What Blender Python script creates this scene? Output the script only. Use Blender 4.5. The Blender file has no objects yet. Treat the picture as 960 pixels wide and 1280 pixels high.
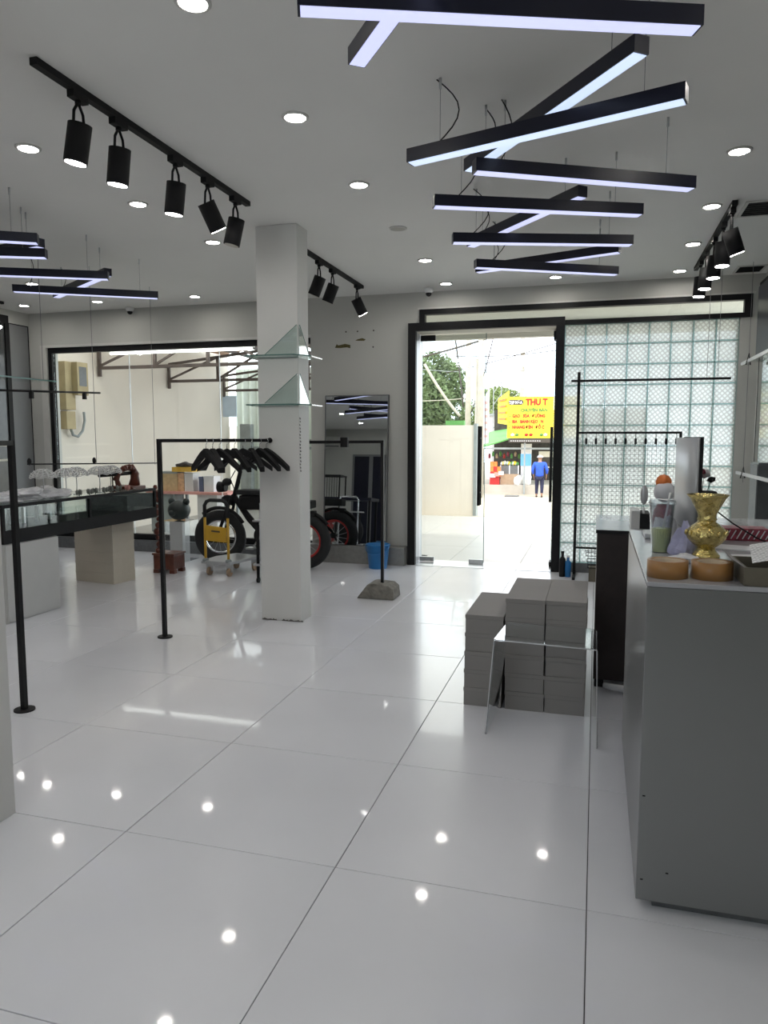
import bpy, bmesh, math, random
from mathutils import Vector, Matrix
random.seed(7)
PI = math.pi
R = math.radians
sc = bpy.context.scene
C = sc.collection

# ------------------------------------------------------------------ camera, sky, sun, exposure
cam_d = bpy.data.cameras.new('camera')
cam = bpy.data.objects.new('camera', cam_d); C.objects.link(cam)
cam_d.sensor_fit = 'HORIZONTAL'; cam_d.sensor_width = 36.0
cam_d.lens = 36.0 * 919.45 / 960.0
cam_d.clip_start = 0.02; cam_d.clip_end = 400
cam.location = (0, 0, 1.4125)
cam.rotation_euler = (R(90 - 5.816), 0, R(16.056))
sc.camera = cam

sc.view_settings.view_transform = 'Standard'
sc.view_settings.look = 'None'
sc.view_settings.gamma = 1.0
sc.view_settings.use_curve_mapping = False
sc.view_settings.exposure = 0.2

world = bpy.data.worlds.new('sky'); sc.world = world; world.use_nodes = True
wn = world.node_tree; bg = wn.nodes['Background']
tc = wn.nodes.new('ShaderNodeTexCoord'); nz = wn.nodes.new('ShaderNodeTexNoise'); rp = wn.nodes.new('ShaderNodeValToRGB')
nz.inputs['Scale'].default_value = 2.2; nz.inputs['Detail'].default_value = 5
rp.color_ramp.elements[0].position = 0.42; rp.color_ramp.elements[0].color = (0.80, 0.88, 1.0, 1)
rp.color_ramp.elements[1].position = 0.60; rp.color_ramp.elements[1].color = (1.0, 0.975, 0.925, 1)
wn.links.new(tc.outputs['Generated'], nz.inputs['Vector']); wn.links.new(nz.outputs['Fac'], rp.inputs['Fac'])
wn.links.new(rp.outputs['Color'], bg.inputs['Color'])
bg.inputs['Strength'].default_value = 3.5

sd = bpy.data.lights.new('sun', 'SUN'); sd.energy = 2.0; sd.angle = R(3); sd.color = (1.0, 0.96, 0.88)
sun = bpy.data.objects.new('sun', sd); C.objects.link(sun)
sun.rotation_euler = (R(16), R(6), 0)

# light portals in the openings (they only guide the sampling of the sky)
def portal(name, cx, y, cz, w, h, facing):
    ld = bpy.data.lights.new(name, 'AREA'); ld.shape = 'RECTANGLE'; ld.size = w; ld.size_y = h
    ld.cycles.is_portal = True
    o = bpy.data.objects.new(name, ld); C.objects.link(o); o.location = (cx, y, cz)
    o.rotation_euler = (R(90), 0, R(180 if facing > 0 else 0)) if facing > 0 else (R(90), 0, R(180))
    o.rotation_euler = (R(-90), 0, 0) if facing < 0 else (R(90), 0, 0)
    return o
portal('door_portal', -1.16, 8.35, 1.28, 1.7, 2.55, -1)
portal('shop_window_portal', -4.92, 8.15, 1.32, 3.6, 2.4, -1)
portal('glass_block_portal', 0.47, 8.15, 1.33, 1.7, 2.45, -1)
portal('rear_fill_window_portal', -1.6, -2.65, 1.98, 1.9, 1.5, 1)

# ------------------------------------------------------------------ materials
def mat(name, col, rough=0.5, metal=0.0, var=0.06, scale=8.0, bump=0.0, bscale=60.0, coat=0.0, spec=0.5, emit=None, estr=0.0, rvar=0.0):
    m = bpy.data.materials.new(name); m.use_nodes = True
    nt = m.node_tree; b = nt.nodes['Principled BSDF']
    b.inputs['Roughness'].default_value = rough; b.inputs['Metallic'].default_value = metal
    b.inputs['Coat Weight'].default_value = coat; b.inputs['Specular IOR Level'].default_value = spec
    t = nt.nodes.new('ShaderNodeTexCoord')
    n = nt.nodes.new('ShaderNodeTexNoise'); n.inputs['Scale'].default_value = scale; n.inputs['Detail'].default_value = 4
    nt.links.new(t.outputs['Object'], n.inputs['Vector'])
    r = nt.nodes.new('ShaderNodeValToRGB')
    a = [max(0, c * (1 - var)) for c in col]; z = [min(1, c * (1 + var)) for c in col]
    r.color_ramp.elements[0].position = 0.3; r.color_ramp.elements[0].color = (*a, 1)
    r.color_ramp.elements[1].position = 0.7; r.color_ramp.elements[1].color = (*z, 1)
    nt.links.new(n.outputs['Fac'], r.inputs['Fac']); nt.links.new(r.outputs['Color'], b.inputs['Base Color'])
    if rvar:
        mr = nt.nodes.new('ShaderNodeMapRange'); mr.inputs['To Min'].default_value = max(0.02, rough - rvar); mr.inputs['To Max'].default_value = rough + rvar
        nt.links.new(n.outputs['Fac'], mr.inputs['Value']); nt.links.new(mr.outputs['Result'], b.inputs['Roughness'])
    if bump:
        n2 = nt.nodes.new('ShaderNodeTexNoise'); n2.inputs['Scale'].default_value = bscale; n2.inputs['Detail'].default_value = 3
        nt.links.new(t.outputs['Object'], n2.inputs['Vector'])
        bp = nt.nodes.new('ShaderNodeBump'); bp.inputs['Strength'].default_value = bump; bp.inputs['Distance'].default_value = 0.01
        nt.links.new(n2.outputs['Fac'], bp.inputs['Height']); nt.links.new(bp.outputs['Normal'], b.inputs['Normal'])
    if emit:
        b.inputs['Emission Color'].default_value = (*emit, 1); b.inputs['Emission Strength'].default_value = estr
    return m

def glassmat(name, tint=(0.93, 0.97, 0.95), gloss=0.5, rough=0.0, ior=1.45):
    # thin sheet: straight-through transmission plus Fresnel reflection
    m = bpy.data.materials.new(name); m.use_nodes = True
    nt = m.node_tree; nt.nodes.clear()
    o = nt.nodes.new('ShaderNodeOutputMaterial'); mx = nt.nodes.new('ShaderNodeMixShader')
    tr = nt.nodes.new('ShaderNodeBsdfTransparent'); tr.inputs['Color'].default_value = (*tint, 1)
    gl = nt.nodes.new('ShaderNodeBsdfGlossy'); gl.inputs['Roughness'].default_value = rough; gl.inputs['Color'].default_value = (0.95, 0.97, 0.97, 1)
    lw = nt.nodes.new('ShaderNodeLayerWeight'); lw.inputs['Blend'].default_value = 0.72
    pw = nt.nodes.new('ShaderNodeMath'); pw.operation = 'POWER'; pw.inputs[1].default_value = 5.0
    mu = nt.nodes.new('ShaderNodeMath'); mu.operation = 'MULTIPLY_ADD'; mu.inputs[1].default_value = min(0.96, 0.7 * gloss); mu.inputs[2].default_value = 0.035 * gloss
    mu.use_clamp = True
    nt.links.new(lw.outputs['Facing'], pw.inputs[0]); nt.links.new(pw.outputs[0], mu.inputs[0]); nt.links.new(mu.outputs[0], mx.inputs[0])
    nt.links.new(tr.outputs[0], mx.inputs[1]); nt.links.new(gl.outputs[0], mx.inputs[2]); nt.links.new(mx.outputs[0], o.inputs[0])
    return m

def blockmat(name, ang):
    # pressed glass block: diamond relief, partly clear and partly diffusing
    m = bpy.data.materials.new(name); m.use_nodes = True
    nt = m.node_tree; nt.nodes.clear(); N = nt.nodes.new; L = nt.links.new
    o = N('ShaderNodeOutputMaterial'); t = N('ShaderNodeTexCoord'); mp = N('ShaderNodeMapping')
    mp.inputs['Rotation'].default_value = (0, ang, 0)
    L(t.outputs['Object'], mp.inputs['Vector'])
    w1 = N('ShaderNodeTexWave'); w1.bands_direction = 'X'; w1.inputs['Scale'].default_value = 9; w1.inputs['Distortion'].default_value = 0.72
    w2 = N('ShaderNodeTexWave'); w2.bands_direction = 'Z'; w2.inputs['Scale'].default_value = 9; w2.inputs['Distortion'].default_value = 0.72
    L(mp.outputs[0], w1.inputs['Vector']); L(mp.outputs[0], w2.inputs['Vector'])
    mu = N('ShaderNodeMath'); mu.operation = 'MULTIPLY'; L(w1.outputs['Fac'], mu.inputs[0]); L(w2.outputs['Fac'], mu.inputs[1])
    rp = N('ShaderNodeValToRGB'); rp.color_ramp.elements[0].position = 0.05; rp.color_ramp.elements[0].color = (0.66, 0.67, 0.66, 1)
    rp.color_ramp.elements[1].position = 0.38; rp.color_ramp.elements[1].color = (0.95, 1.0, 0.98, 1)
    L(mu.outputs[0], rp.inputs['Fac'])
    bp = N('ShaderNodeBump'); bp.inputs['Strength'].default_value = 0.6; bp.inputs['Distance'].default_value = 0.006; L(mu.outputs[0], bp.inputs['Height'])
    tl = N('ShaderNodeBsdfTranslucent'); tr = N('ShaderNodeBsdfTransparent'); gl = N('ShaderNodeBsdfGlossy'); gl.inputs['Roughness'].default_value = 0.15
    L(rp.outputs[0], tl.inputs['Color']); L(rp.outputs[0], tr.inputs['Color']); L(bp.outputs[0], gl.inputs['Normal'])
    m1 = N('ShaderNodeMixShader'); m1.inputs[0].default_value = 0.34; L(tl.outputs[0], m1.inputs[1]); L(tr.outputs[0], m1.inputs[2])
    m2 = N('ShaderNodeMixShader'); m2.inputs[0].default_value = 0.05; L(m1.outputs[0], m2.inputs[1]); L(gl.outputs[0], m2.inputs[2])
    L(m2.outputs[0], o.inputs[0])
    return m

M = {}
M['wall'] = mat('wall_paint', (0.52, 0.52, 0.49), 0.7, var=0.03, scale=1.5, bump=0.05, bscale=30)
M['wall_white'] = mat('white_wall_paint', (0.68, 0.68, 0.66), 0.6, var=0.03, scale=2, bump=0.05)
M['ceiling'] = mat('ceiling_paint', (0.80, 0.795, 0.765), 0.75, var=0.03, scale=0.8, bump=0.03, bscale=20)
M['tile'] = mat('polished_tile', (0.755, 0.76, 0.80), 0.26, var=0.03, scale=1.7, rvar=0.03, spec=0.38, coat=0.42)
M['tile'].node_tree.nodes['Principled BSDF'].inputs['Coat Roughness'].default_value = 0.045
M['grout'] = mat('dark_grout', (0.07, 0.07, 0.075), 0.8)
M['otile'] = mat('forecourt_tile', (0.40, 0.385, 0.36), 0.35, var=0.05, scale=3)
M['concrete'] = mat('warm_grey_concrete', (0.42, 0.39, 0.34), 0.85, var=0.1, scale=2, bump=0.3)  # plain warm grey concrete with random mottling
M['road'] = mat('street_ground', (0.40, 0.35, 0.27), 0.9, var=0.12, scale=1.2, bump=0.3)
M['kerb'] = mat('grey_granite', (0.13, 0.135, 0.14), 0.35, var=0.15, scale=25)
M['basegrey'] = mat('grey_skirting_tile', (0.25, 0.25, 0.24), 0.35, var=0.1, scale=20)
M['black'] = mat('black_paint', (0.008, 0.008, 0.009), 0.5, var=0.1, spec=0.25)
M['blackmatte'] = mat('matte_black', (0.007, 0.007, 0.008), 0.65, var=0.15, spec=0.3)
M['rubber'] = mat('black_rubber', (0.014, 0.015, 0.016), 0.8, var=0.2, bump=0.2)
M['navyblack'] = mat('dark_navy_gloss', (0.008, 0.009, 0.022), 0.35, var=0.1, spec=0.35)
M['steel'] = mat('brushed_steel', (0.55, 0.56, 0.57), 0.3, 1.0, var=0.05, scale=40)
M['chrome'] = mat('chrome', (0.75, 0.76, 0.78), 0.12, 1.0, var=0.02)
M['wire'] = mat('steel_cable', (0.22, 0.22, 0.23), 0.45, 0.7)
M['panelgrey'] = mat('grey_laminate', (0.27, 0.275, 0.275), 0.28, 0.75, var=0.04, scale=1.2, spec=0.6)
M['paneltop'] = mat('glossy_counter_top', (0.40, 0.40, 0.42), 0.12, var=0.03, spec=0.8)
M['darkbrown'] = mat('dark_brown_laminate', (0.020, 0.012, 0.011), 0.55, var=0.2, scale=20)
M['carton'] = mat('pale_grey_carton', (0.27, 0.255, 0.245), 0.75, var=0.03, scale=4)
M['carton2'] = mat('cream_carton', (0.55, 0.50, 0.42), 0.75, var=0.04, scale=4)
M['cartonseam'] = mat('carton_seam', (0.16, 0.15, 0.14), 0.8)
M['white'] = mat('white_plastic', (0.74, 0.74, 0.74), 0.35, var=0.03)
M['offwhite'] = mat('offwhite_laminate', (0.52, 0.52, 0.51), 0.4, var=0.02)
M['lace'] = mat('white_wire', (0.72, 0.72, 0.71), 0.5, var=0.05)
M['kraft'] = mat('brown_packing_tape', (0.34, 0.17, 0.055), 0.3, var=0.08, scale=10)
M['kraftcore'] = mat('cardboard_core', (0.55, 0.45, 0.33), 0.8)
M['kraftbox'] = mat('olive_kraft_card', (0.13, 0.115, 0.085), 0.8, var=0.08, scale=12)
M['gold'] = mat('gold_vase_metal', (0.62, 0.50, 0.20), 0.22, 1.0, var=0.25, scale=60, bump=0.6, bscale=70)
M['redwood'] = mat('dark_red_wood', (0.11, 0.028, 0.016), 0.35, var=0.35, scale=15, bump=0.3)
M['yellow'] = mat('yellow_enamel', (0.62, 0.36, 0.03), 0.35, var=0.08)
M['blue'] = mat('blue_plastic', (0.015, 0.16, 0.42), 0.35, var=0.08)
M['red'] = mat('red_plastic', (0.45, 0.02, 0.02), 0.4, var=0.1)
M['stone'] = mat('rough_stone', (0.20, 0.19, 0.165), 0.9, var=0.3, scale=18, bump=0.8, bscale=40)
M['cream'] = mat('cream_render', (0.74, 0.68, 0.60), 0.85, var=0.05, scale=1.2, bump=0.1)
M['beige'] = mat('beige_soffit', (0.62, 0.60, 0.52), 0.8, var=0.03)
M['trussmetal'] = mat('rusty_truss_steel', (0.11, 0.085, 0.075), 0.6, 0.2, var=0.2)
M['rooftin'] = mat('rust_brown_roof_sheet', (0.45, 0.28, 0.20), 0.7, var=0.25, scale=3)
M['meter'] = mat('yellowed_meter_box', (0.42, 0.34, 0.19), 0.6, var=0.1)
M['greyfence'] = mat('grey_green_steel', (0.28, 0.31, 0.31), 0.6, var=0.1)
M['mirror'] = mat('mirror_glass', (0.62, 0.65, 0.66), 0.01, 1.0, var=0.0)
M['smirror'] = mat('wall_mirror_glass', (0.80, 0.84, 0.84), 0.02, 1.0, var=0.0)
M['glass'] = glassmat('clear_glass', (0.95, 0.98, 0.97), 1.0)
M['glassedge'] = mat('green_glass_edge', (0.10, 0.20, 0.18), 0.2, var=0.05)
M['shelfglass'] = glassmat('shelf_glass', (0.90, 0.94, 0.93), 0.9)
M['acrylic'] = glassmat('clear_acrylic', (0.93, 0.94, 0.95), 2.2, 0.04)
M['cup'] = glassmat('clear_cup_plastic', (0.86, 0.88, 0.90), 1.6, 0.1)
M['bag'] = mat('thin_plastic_film', (0.78, 0.78, 0.80), 0.25, var=0.1, scale=30)
M['bag'].node_tree.nodes['Principled BSDF'].inputs['Alpha'].default_value = 0.72
M['mesh'] = mat('wire_mesh_black', (0.03, 0.035, 0.035), 0.5)
M['led'] = mat('led_diffuser', (0.5, 0.5, 0.6), 0.5, var=0.0, emit=(0.60, 0.64, 1.0), estr=0.86)
M['led2'] = mat('led_diffuser_pale_blue', (0.5, 0.5, 0.6), 0.5, var=0.0, emit=(0.60, 0.74, 1.0), estr=0.9)
M['downlight'] = mat('downlight_diffuser', (0.8, 0.8, 0.8), 0.5, var=0.0, emit=(1.0, 0.96, 0.90), estr=84.0)
M['unlit'] = mat('unlit_diffuser', (0.5, 0.48, 0.42), 0.4, var=0.0)
M['spotlens'] = mat('spot_lens', (0.8, 0.8, 0.8), 0.3, var=0.0, emit=(1.0, 0.97, 0.93), estr=34.0)
M['trimwhite'] = mat('white_trim', (0.62, 0.61, 0.58), 0.5, var=0.02)
M['leaf'] = mat('tree_leaves', (0.10, 0.145, 0.055), 0.7, var=0.45, scale=0.7)
M['leaf2'] = mat('young_leaves', (0.15, 0.21, 0.06), 0.7, var=0.4, scale=0.9)
M['bark'] = mat('grey_bark', (0.20, 0.18, 0.15), 0.9, var=0.2)
M['pole'] = mat('concrete_pole', (0.44, 0.40, 0.34), 0.9, var=0.1)
M['signyellow'] = mat('sign_yellow', (0.82, 0.62, 0.03), 0.5, var=0.02)
M['signred'] = mat('sign_red', (0.40, 0.012, 0.008), 0.6, var=0.02)
M['signdark'] = mat('sign_dark', (0.06, 0.05, 0.04), 0.5)
M['signgreen'] = mat('sign_green', (0.08, 0.22, 0.04), 0.5)
M['awning'] = mat('green_awning', (0.10, 0.30, 0.08), 0.7)
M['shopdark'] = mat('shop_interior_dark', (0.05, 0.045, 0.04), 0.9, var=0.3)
M['skin'] = mat('skin', (0.30, 0.17, 0.11), 0.6)
M['shirt'] = mat('blue_cloth', (0.025, 0.085, 0.50), 0.85, var=0.12, scale=12)
M['pants'] = mat('dark_trousers', (0.018, 0.02, 0.05), 0.9, var=0.2)
M['sack'] = mat('white_sacking', (0.62, 0.62, 0.60), 0.85, var=0.08, scale=12, bump=0.4)
M['peach'] = mat('peach_print_card', (0.62, 0.36, 0.20), 0.6, var=0.25, scale=25)
M['orange'] = mat('orange_wrap', (0.75, 0.20, 0.04), 0.5, var=0.2)
M['sandbox'] = mat('tan_wood_panel', (0.42, 0.30, 0.20), 0.7, var=0.1)
M['pink'] = mat('pink_cloth', (0.60, 0.28, 0.25), 0.8, var=0.1)
M['silver'] = mat('silver_paint', (0.46, 0.47, 0.48), 0.35, 0.3, var=0.03)
M['purplepaper'] = mat('lavender_tissue', (0.42, 0.42, 0.60), 0.7, var=0.12, scale=20)
M['tissue'] = mat('white_tissue', (0.66, 0.66, 0.68), 0.8, var=0.05)
M['juice'] = mat('pale_lime_drink', (0.62, 0.66, 0.34), 0.2, var=0.03)
M['maroon'] = mat('maroon_pattern', (0.25, 0.035, 0.06), 0.5, var=0.6, scale=60)
M['olive'] = mat('olive_adhesive', (0.10, 0.085, 0.03), 0.8, var=0.6, scale=60)
M['doordark'] = mat('dark_glass_panel', (0.06, 0.063, 0.065), 0.18, var=0.1)
M['greypanel'] = mat('grey_wall_panel', (0.19, 0.195, 0.20), 0.5, var=0.04, scale=2)
M['leaftrim'] = mat('grey_leaf_ornament', (0.16, 0.17, 0.15), 0.6, var=0.2)
M['brick'] = mat('tan_box_card', (0.50, 0.36, 0.20), 0.7, var=0.15, scale=20)
M['navy'] = mat('navy_carton', (0.07, 0.09, 0.17), 0.6)
M['bearpot'] = mat('dark_green_resin', (0.018, 0.028, 0.026), 0.5, var=0.2)
M['whitehouse'] = mat('pale_house_wall', (0.62, 0.60, 0.60), 0.8, var=0.06)
M['acwhite'] = mat('air_conditioner_white', (0.55, 0.55, 0.53), 0.45)
BM_ = [blockmat('glass_block_a', R(45)), blockmat('glass_block_b', R(38)), blockmat('glass_block_c', R(52))]
def printmat():
    m = bpy.data.materials.new('printed_sheet'); m.use_nodes = True; nt = m.node_tree; b = nt.nodes['Principled BSDF']
    t = nt.nodes.new('ShaderNodeTexCoord'); k = nt.nodes.new('ShaderNodeTexBrick')
    k.inputs['Color1'].default_value = (0.22, 0.22, 0.24, 1); k.inputs['Color2'].default_value = (0.5, 0.5, 0.5, 1); k.inputs['Mortar'].default_value = (0.72, 0.72, 0.72, 1)
    k.inputs['Scale'].default_value = 30; k.inputs['Mortar Size'].default_value = 0.085; k.inputs['Brick Width'].default_value = 0.55; k.inputs['Row Height'].default_value = 0.28
    nt.links.new(t.outputs['Object'], k.inputs['Vector']); nt.links.new(k.outputs['Color'], b.inputs['Base Color']); b.inputs['Roughness'].default_value = 0.7
    return m
M['print'] = printmat()

# ------------------------------------------------------------------ mesh helpers
class B:
    def __init__(s): s.bm = bmesh.new()
    def box(s, x0, x1, y0, y1, z0, z1, rz=0, piv=None):
        g = bmesh.ops.create_cube(s.bm, size=1.0)['verts']
        c = Vector(((x0 + x1) / 2, (y0 + y1) / 2, (z0 + z1) / 2))
        for v in g:
            v.co = Vector((v.co.x * (x1 - x0), v.co.y * (y1 - y0), v.co.z * (z1 - z0))) + c
        if rz:
            p = Vector(piv) if piv else c; m = Matrix.Rotation(rz, 3, 'Z')
            for v in g: v.co = m @ (v.co - p) + p
        return s
    def bar(s, a, b, w, h, up=(0, 0, 1)):
        a = Vector(a); b = Vector(b); d = (b - a); L = d.length; d.normalize()
        u = Vector(up); sd_ = d.cross(u)
        if sd_.length < 1e-4: sd_ = d.cross(Vector((1, 0, 0)))
        sd_.normalize(); u = sd_.cross(d).normalized()
        vs = []
        for p in (a, b):
            for q, r in ((-1, -1), (1, -1), (1, 1), (-1, 1)):
                vs.append(s.bm.verts.new(p + sd_ * q * w / 2 + u * r * h / 2))
        for f in ((0, 1, 2, 3), (7, 6, 5, 4), (0, 4, 5, 1), (1, 5, 6, 2), (2, 6, 7, 3), (3, 7, 4, 0)):
            s.bm.faces.new([vs[i] for i in f])
        return s
    def cyl(s, a, b, r, r2=None, seg=16, cap=True):
        a = Vector(a); b = Vector(b); r2 = r if r2 is None else r2; d = (b - a).normalized()
        x = d.orthogonal().normalized(); y = d.cross(x)
        A = []; Bv = []
        for i in range(seg):
            t = 2 * PI * i / seg; o = x * math.cos(t) + y * math.sin(t)
            A.append(s.bm.verts.new(a + o * r)); Bv.append(s.bm.verts.new(b + o * r2))
        for i in range(seg):
            j = (i + 1) % seg; f = s.bm.faces.new((A[i], A[j], Bv[j], Bv[i])); f.smooth = True
        if cap:
            s.bm.faces.new(A[::-1]); s.bm.faces.new(Bv)
        return s
    def tube(s, pts, r, seg=8, closed=False):
        pts = [Vector(p) for p in pts]; rings = []; n = len(pts); prev = None
        for i, p in enumerate(pts):
            if closed: d = pts[(i + 1) % n] - pts[i - 1]
            else: d = (pts[min(i + 1, n - 1)] - pts[max(i - 1, 0)])
            d.normalize()
            if prev is None: x = d.orthogonal().normalized()
            else:
                x = prev - d * prev.dot(d)
                if x.length < 1e-5: x = d.orthogonal()
                x.normalize()
            prev = x; y = d.cross(x)
            rr = r[i] if isinstance(r, (list, tuple)) else r
            rings.append([s.bm.verts.new(p + (x * math.cos(2 * PI * k / seg) + y * math.sin(2 * PI * k / seg)) * rr) for k in range(seg)])
        for i in range(n if closed else n - 1):
            a = rings[i]; b = rings[(i + 1) % n]
            for k in range(seg):
                l = (k + 1) % seg; f = s.bm.faces.new((a[k], a[l], b[l], b[k])); f.smooth = True
        if not closed:
            s.bm.faces.new(rings[0][::-1]); s.bm.faces.new(rings[-1])
        return s
    def lathe(s, prof, c=(0, 0, 0), seg=24, cap=True):
        c = Vector(c); rings = []
        for r, z in prof:
            rings.append([s.bm.verts.new(c + Vector((r * math.cos(2 * PI * k / seg), r * math.sin(2 * PI * k / seg), z))) for k in range(seg)])
        for a, b in zip(rings, rings[1:]):
            for k in range(seg):
                l = (k + 1) % seg; f = s.bm.faces.new((a[k], a[l], b[l], b[k])); f.smooth = True
        if cap:
            s.bm.faces.new(rings[0][::-1]); s.bm.faces.new(rings[-1])
        return s
    def ball(s, c, r, sz=(1, 1, 1), sub=2, rough=0.0):
        g = bmesh.ops.create_icosphere(s.bm, subdivisions=sub, radius=1.0)['verts']
        for v in g:
            k = 1 + (random.uniform(-rough, rough) if rough else 0)
            v.co = Vector((v.co.x * r * sz[0] * k, v.co.y * r * sz[1] * k, v.co.z * r * sz[2] * k)) + Vector(c)
            for f in v.link_faces: f.smooth = True
        return s
    def poly(s, pts, thick, n):
        # polygon pts extruded by thick along n
        n = Vector(n).normalized() * thick
        a = [s.bm.verts.new(Vector(p)) for p in pts]; b = [s.bm.verts.new(Vector(p) + n) for p in pts]
        s.bm.faces.new(a[::-1]); s.bm.faces.new(b)
        for i in range(len(a)):
            j = (i + 1) % len(a); s.bm.faces.new((a[i], a[j], b[j], b[i]))
        return s
    def quad(s, *p):
        s.bm.faces.new([s.bm.verts.new(Vector(q)) for q in p]); return s
    def build(s, name, m, parent=None, local=False, bevel=0.0, tagd=None, origin=None):
        bmesh.ops.recalc_face_normals(s.bm, faces=s.bm.faces[:])
        if bevel:
            bmesh.ops.bevel(s.bm, geom=[e for e in s.bm.edges if len(e.link_faces) == 2 and e.calc_face_angle(0) > 0.6], offset=bevel, segments=2, profile=0.6, affect='EDGES', clamp_overlap=True)
        me = bpy.data.meshes.new(name)
        o = bpy.data.objects.new(name, me)
        if parent is None and not local:
            xs = [v.co for v in s.bm.verts]
            lo = Vector([min(v[i] for v in xs) for i in range(3)]); hi = Vector([max(v[i] for v in xs) for i in range(3)])
            og = Vector(origin) if origin else Vector(((lo.x + hi.x) / 2, (lo.y + hi.y) / 2, lo.z))
            for v in s.bm.verts: v.co -= og
            o.location = og
        elif parent is not None and not local:
            w = wloc(parent)
            for v in s.bm.verts: v.co -= w
        s.bm.to_mesh(me); s.bm.free()
        me.materials.append(m); C.objects.link(o)
        if parent is not None: o.parent = parent
        return o

def wloc(o):
    v = Vector(o.location)
    while o.parent: o = o.parent; v = v + Vector(o.location)
    return v
def tag(o, label, cat, group=None, kind=None):
    o['label'] = label; o['category'] = cat
    if group: o['group'] = group
    if kind: o['kind'] = kind
    return o
def thing(name, label, cat, loc=(0, 0, 0), rz=0, group=None):
    o = bpy.data.objects.new(name, None); C.objects.link(o); o.empty_display_size = 0.1
    o.location = loc; o.rotation_euler = (0, 0, rz); return tag(o, label, cat, group)
def struct(o): o['kind'] = 'structure'; return o
def dup(root, loc, rz, label, group=None):
    r = root.copy(); C.objects.link(r); r.location = loc; r.rotation_euler = (0, 0, rz); r['label'] = label
    if group: r['group'] = group
    for ch in list(root.children):
        c = ch.copy(); C.objects.link(c); c.parent = r
        for g in list(ch.children):
            d = g.copy(); C.objects.link(d); d.parent = c
    return r
def text(name, body, m, parent, loc, size, rot=(R(90), 0, 0), ext=0.002, sx=1.0):
    cu = bpy.data.curves.new(name, 'FONT'); cu.body = body; cu.size = size; cu.extrude = ext; cu.offset = size * 0.05
    cu.resolution_u = 3
    t = bpy.data.objects.new(name + '_curve', cu); C.objects.link(t)
    dg = bpy.context.evaluated_depsgraph_get(); dg.update()
    me = bpy.data.meshes.new_from_object(t.evaluated_get(dg)); bpy.data.objects.remove(t)
    o = bpy.data.objects.new(name, me); C.objects.link(o); me.materials.clear(); me.materials.append(m)
    o.parent = parent; o.location = Vector(loc) - (wloc(parent) if parent else Vector((0, 0, 0))); o.rotation_euler = rot; o.scale = (sx, 1, 1)
    return o

H = 2.96          # ceiling height
YF = 7.89         # inner face of the front wall
XL, XR, YB = -6.95, 1.50, -2.5

# ------------------------------------------------------------------ SETTING: floor and its tiles
fl = B().box(XL - .2, XR + .2, YB - .2, YF + .2, -0.12, -0.006).build('floor', M['grout']); struct(fl)
T = 0.8; GX, GY = 0.0100, 2.1623
def tile_mesh(name, w, d, h, m):
    b = B().box(-w / 2, w / 2, -d / 2, d / 2, -h, 0)
    bmesh.ops.bevel(b.bm, geom=[e for e in b.bm.edges if all(v.co.z > -1e-6 for v in e.verts)], offset=0.0010, segments=1, affect='EDGES')
    me = bpy.data.meshes.new(name); b.bm.to_mesh(me); b.bm.free(); me.materials.append(m); return me
tcache = {}
fw = wloc(fl)
for i in range(-10, 3):
    for j in range(-7, 9):
        x0 = max(GX + i * T, XL); x1 = min(GX + (i + 1) * T, XR); y0 = max(GY + j * T, YB); y1 = min(GY + (j + 1) * T, YF + (0.35 if False else 0.0))
        if x1 - x0 < 0.02 or y1 - y0 < 0.02: continue
        k = (round(x1 - x0, 3), round(y1 - y0, 3))
        if k not in tcache: tcache[k] = tile_mesh('floor_tile', k[0] - .003, k[1] - .003, .008, M['tile'])
        o = bpy.data.objects.new('floor_tile', tcache[k]); C.objects.link(o); o.parent = fl
        o.location = Vector(((x0 + x1) / 2, (y0 + y1) / 2, random.uniform(-.0003, .0003))) - fw
        o.rotation_euler = (random.uniform(-.0006, .0006), random.uniform(-.0006, .0006), 0)

# ceiling
ce = B().box(XL - .2, XR + .2, YB - .2, YF + .2, H, H + .15).build('ceiling', M['ceiling']); struct(ce)
# front wall with the shop window, doorway, transom and glass-block openings
WX0, WX1, WZ0, WZ1 = -6.70, -3.13, 0.14, 2.53
DX0, DX1 = -1.985, -0.343
w = B()
w.box(XL - .2, WX0, YF, YF + .2, 0, H); w.box(WX0, WX1, YF, YF + .2, WZ1, H); w.box(WX0, WX1, YF, YF + .2, 0, WZ0 - .02)
w.box(WX1, DX0, YF, YF + .2, 0, H); w.box(DX0, -1.87, YF, YF + .2, 2.63, H); w.box(-1.87, 1.395, YF, YF + .2, 2.775, H)
w.box(1.295, 1.395, YF, YF + .2, 0, 2.555); w.box(1.395, XR + .2, YF, YF + .2, 0, H)
w.box(DX1, 1.295, YF, YF + .2, 0, 0.06)
wf = w.build('wall_front', M['wall']); struct(wf)
struct(B().box(XL - .2, XL, YB - .2, YF, 0, H).build('wall_left', M['wall']))
struct(B().box(XR, XR + .2, YB - .2, YF, 0, H).build('wall_right', M['wall']))
w = B().box(XL - .2, -2.6, YB - .2, YB, 0, H).box(-2.6, -.62, YB - .2, YB, 2.75, H).box(-2.6, -.62, YB - .2, YB, 0, 1.2).box(-.62, XR + .2, YB - .2, YB, 0, H)
struct(w.build('wall_back', M['wall']))
# unseen window behind the camera, added and sized to let fill daylight in
wr = B().box(-2.6, -2.54, YB - .12, YB - .04, 1.2, 2.75).box(-2.54, -.68, YB - .12, YB - .04, 1.2, 1.26).box(-2.54, -.68, YB - .12, YB - .04, 2.69, 2.75).box(-.68, -.62, YB - .12, YB - .04, 1.2, 2.75).build('rear_fill_window', M['black']); struct(wr)
B().box(-2.54, -.68, YB - .085, YB - .075, 1.26, 2.69).build('pane', M['glass'], wr)
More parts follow.
